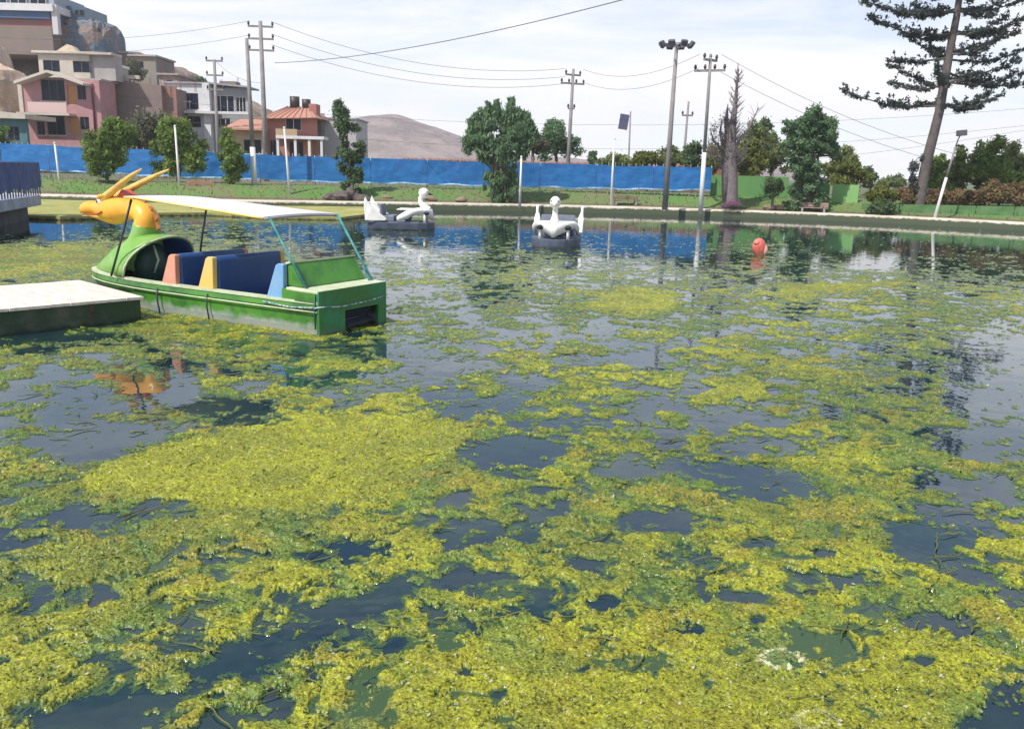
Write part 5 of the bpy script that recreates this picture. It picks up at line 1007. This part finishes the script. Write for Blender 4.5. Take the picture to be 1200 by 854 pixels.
r, T2 = pole('utility_pole', 'distant utility pole with crossarms in front of the white house', 'utility pole', (255, 170), (251, 70), 72, .17, .11, group=up_g)
for f in (.99, .88, .77): arm(r, T2*f, 1.3, 2, yaw=.1)
pB = r.location+T2
r, T3 = pole('utility_pole', 'utility pole with two crossarms behind the rounded green tree', 'utility pole', (665, 190), (672, 81), 66, .17, .10, group=up_g)
arm(r, T3*.955, 1.3, 3, yaw=.5); arm(r, T3*.89, 1.9, 4, yaw=.4); arm(r, T3*.70, .5, 2); pC = r.location+T3
r, T4 = pole('utility_pole', 'utility pole with a white painted base just right of the floodlight mast', 'utility pole', (821, 246), (833, 64), 49.5, .115, .08, white=3.2, group=up_g)
arm(r, T4*.965, 1.0, 3, yaw=.6); arm(r, T4*.90, 1.7, 4, yaw=-.4); pD = r.location+T4
r, T = pole('street_pole', 'short grey pole between the floodlight mast and the utility pole', 'pole', (800, 192), (807, 119), 70, .13, .08)
MB().ell(T+Vector((.4, 0, .9)), (.08, .08, .05)).build('lamp', ins, r) if False else None
arm(r, T*.86, .9, 2)
# hoarding post
r, T = pole('banner_post', 'post carrying a small dark blue banner left of the floodlight mast', 'post', (737, 192), (739, 131), 60, .07, .05)
q = atY(731, 143, 60); MB().box((q.x-r.location.x, 0, q.z-r.location.z), (.62, .05, 1.0), M=Matrix.Rotation(.12, 3, 'Y')).build('banner', mat('banner_blue', (0.06, 0.07, 0.13), .6, (0.12, 0.12, 0.2), 3, 4), r)
MB().tube([(q.x-r.location.x+.2, 0, q.z-r.location.z+.4), T*.93], .02, 6).build('bracket', lampm, r)
# floodlight mast
r, T = pole('floodlight_mast', 'tall concrete floodlight mast with a ring of dark lamps', 'floodlight mast', (779, 246), (793, 53), 49, .165, .10)
for z in (0, -.25): MB().tube([T+Vector((math.cos(k*math.pi/6)*.75, math.sin(k*math.pi/6)*.75, z)) for k in range(13)], .03, 6, cap=False).build('lamp_ring', lampm, r) if z == 0 else None
for k in range(8):
    a = k*math.pi/4+.3; d = Vector((math.cos(a), math.sin(a), 0)); MB().tube([T, T+d*.75], .03, 6).build('lamp_arm', lampm, r)
    M = Matrix.Rotation(a, 3, 'Z') @ Matrix.Rotation(.6, 3, 'Y'); o = MB().box(T+d*.85+Vector((0, 0, .02)), (.18, .36, .30), M=M).build('floodlight', lampm, r, .03)
# right lamp post
r, T = pole('lamp_post', 'leaning white lamp post in front of the right hedge', 'lamp post', (1095, 251), (1120, 172), 46.5, .07, .045, white=2.2)
q = atY(1127, 156, 46.5)-r.location; MB().tube([T, T+Vector((.08, 0, .4)), q], .035, 8).build('arm', lampm, r); MB().box(q, (.42, .38, .30), M=Matrix.Rotation(-.12, 3, 'Y')).build('lamp_head', lampm, r, .03)
# slender white posts at the water's edge
wp = 'slender white posts along the bank'
for p0, p1, Y, lab in (((71, 220), (64, 168), 51, 'white post left of the first leafy tree in front of the tarpaulin'), ((211, 227), (205, 148), 50, 'white post in front of the wide bushy tree'), ((340, 231), (333, 150), 49.3, 'white post in front of the red house'), ((609, 243), (611, 184), 48.8, 'white post right against the poplar clump'), ((716, 237), (720, 163), 51.5, 'white post between the poplars and the floodlight mast')):
    r, T = pole('white_post', lab, 'post', p0, p1, Y, .075, .05, group=wp, mt=wpt)
    MB().ell(T, (.07, .07, .07)).build('cap', wpt, r)
def wire(a, b, sag, rad, label, n=26, mt=None):
    a = Vector(a); b = Vector(b); P = [a.lerp(b, i/n)-Vector((0, 0, 4*sag*(i/n)*(1-i/n))) for i in range(n+1)]
    o = MB().tube(P, rad, 5, cap=False).build('power_line', mt or wire_m, None); tag(o, label, 'cable', 'overhead wires strung across the sky')
wire_m = mat('wire_grey', (0.10, 0.10, 0.12), .6)
wire(atY(322, 74, 61.5), atY(760, -8, 34), .5, .02, 'thick dark cable rising from the tall pole to the top of the picture')
def LR(Ya, y0, y1, x0=-60, x1=1260, Yb=None): return atY(x0, y0, Ya), atY(x1, y1, Yb or Ya)
labs = ['wire from the tallest utility pole to the far pole, upper crossarm', 'wire from the tallest utility pole to the far pole, middle crossarm', 'wire from the tallest utility pole to the far pole, lower crossarm']
for i, f in enumerate((0, -.8, -1.5)):
    wire(pA+Vector((.7, 0, f)), pC+Vector((-.6, 0, f*.7)), 1.2, .014, labs[i])
for i, f in enumerate((0, -.9)):
    wire(pC+Vector((.7, 0, f)), pD+Vector((-.6, 0, f*.8)), .8, .012, ('upper wire from the crossarm pole to the white based pole', 'lower wire from the crossarm pole to the white based pole')[i])
    wire(pD+Vector((.6, 0, f)), atY(1290, 205+i*10, 60), 1.5, .012, ('upper wire running right from the white based pole', 'lower wire running right from the white based pole')[i])
    wire(pA+Vector((-.7, 0, f)), atY(-80, (34, 50)[i], 70), 1.0, .012, ('upper wire running left from the tallest utility pole', 'lower wire running left from the tallest utility pole')[i])
wire(pB, pA+Vector((0, 0, -4)), .5, .012, 'wire between the distant pole and the tallest utility pole')
for i, (y0, y1) in enumerate(((86, 122), (98, 140), (132, 142))):
    wire(atY(-60, y0, 80), atY(1260, y1, 80), 3+i, .012, ('highest of three faint wires crossing the whole sky', 'middle one of three faint wires crossing the whole sky', 'lowest of three faint wires crossing the whole sky')[i], 40)
# television aerial on the hill
r, T = pole('aerial', 'thin aerial mast above the brown block house', 'aerial', (137, 62), (132, 34), 112, .07, .03, z0=None)
for f in (.6, .8): MB().span(T.x*f-.5, T.x*f+.5, -.02, .02, T.z*f-.02, T.z*f+.02).build('rod', lampm, r)
p = atY(231, 96, 100)
tree('leafy_tree', 'green scrub on the slope above the slanted pale roof', 150, 92, 100, [(150, 82, 14, 9), (160, 86, 10, 6)], L_grey, 1500, .22, seed=98, cr=.6, per=10, tr=.1, limbs=2)
tree('leafy_tree', 'round bush on the ridge above the white house', 231, 104, 110, [(231, 97, 8, 6)], L_dark, 900, .22, seed=99, cr=.5, per=14, tr=.1, limbs=2)

# ------------------------------------------------------------------ thin haze over the valley
m = bpy.data.materials.new('haze_air'); m.use_nodes = True; t = m.node_tree; t.nodes.remove(t.nodes['Principled BSDF'])
pv = N(t, 'ShaderNodeVolumePrincipled'); pv.inputs['Color'].default_value = (.93, .95, 1, 1); pv.inputs['Density'].default_value = 0.0006; pv.inputs['Anisotropy'].default_value = .2
t.links.new(pv.outputs[0], t.nodes['Material Output'].inputs['Volume'])
tag(MB().span(-900, 900, -70, 900, -1.6, 60).build('haze', m), 'thin pale haze hanging over the pond, houses and far hill', 'haze', kind='stuff')
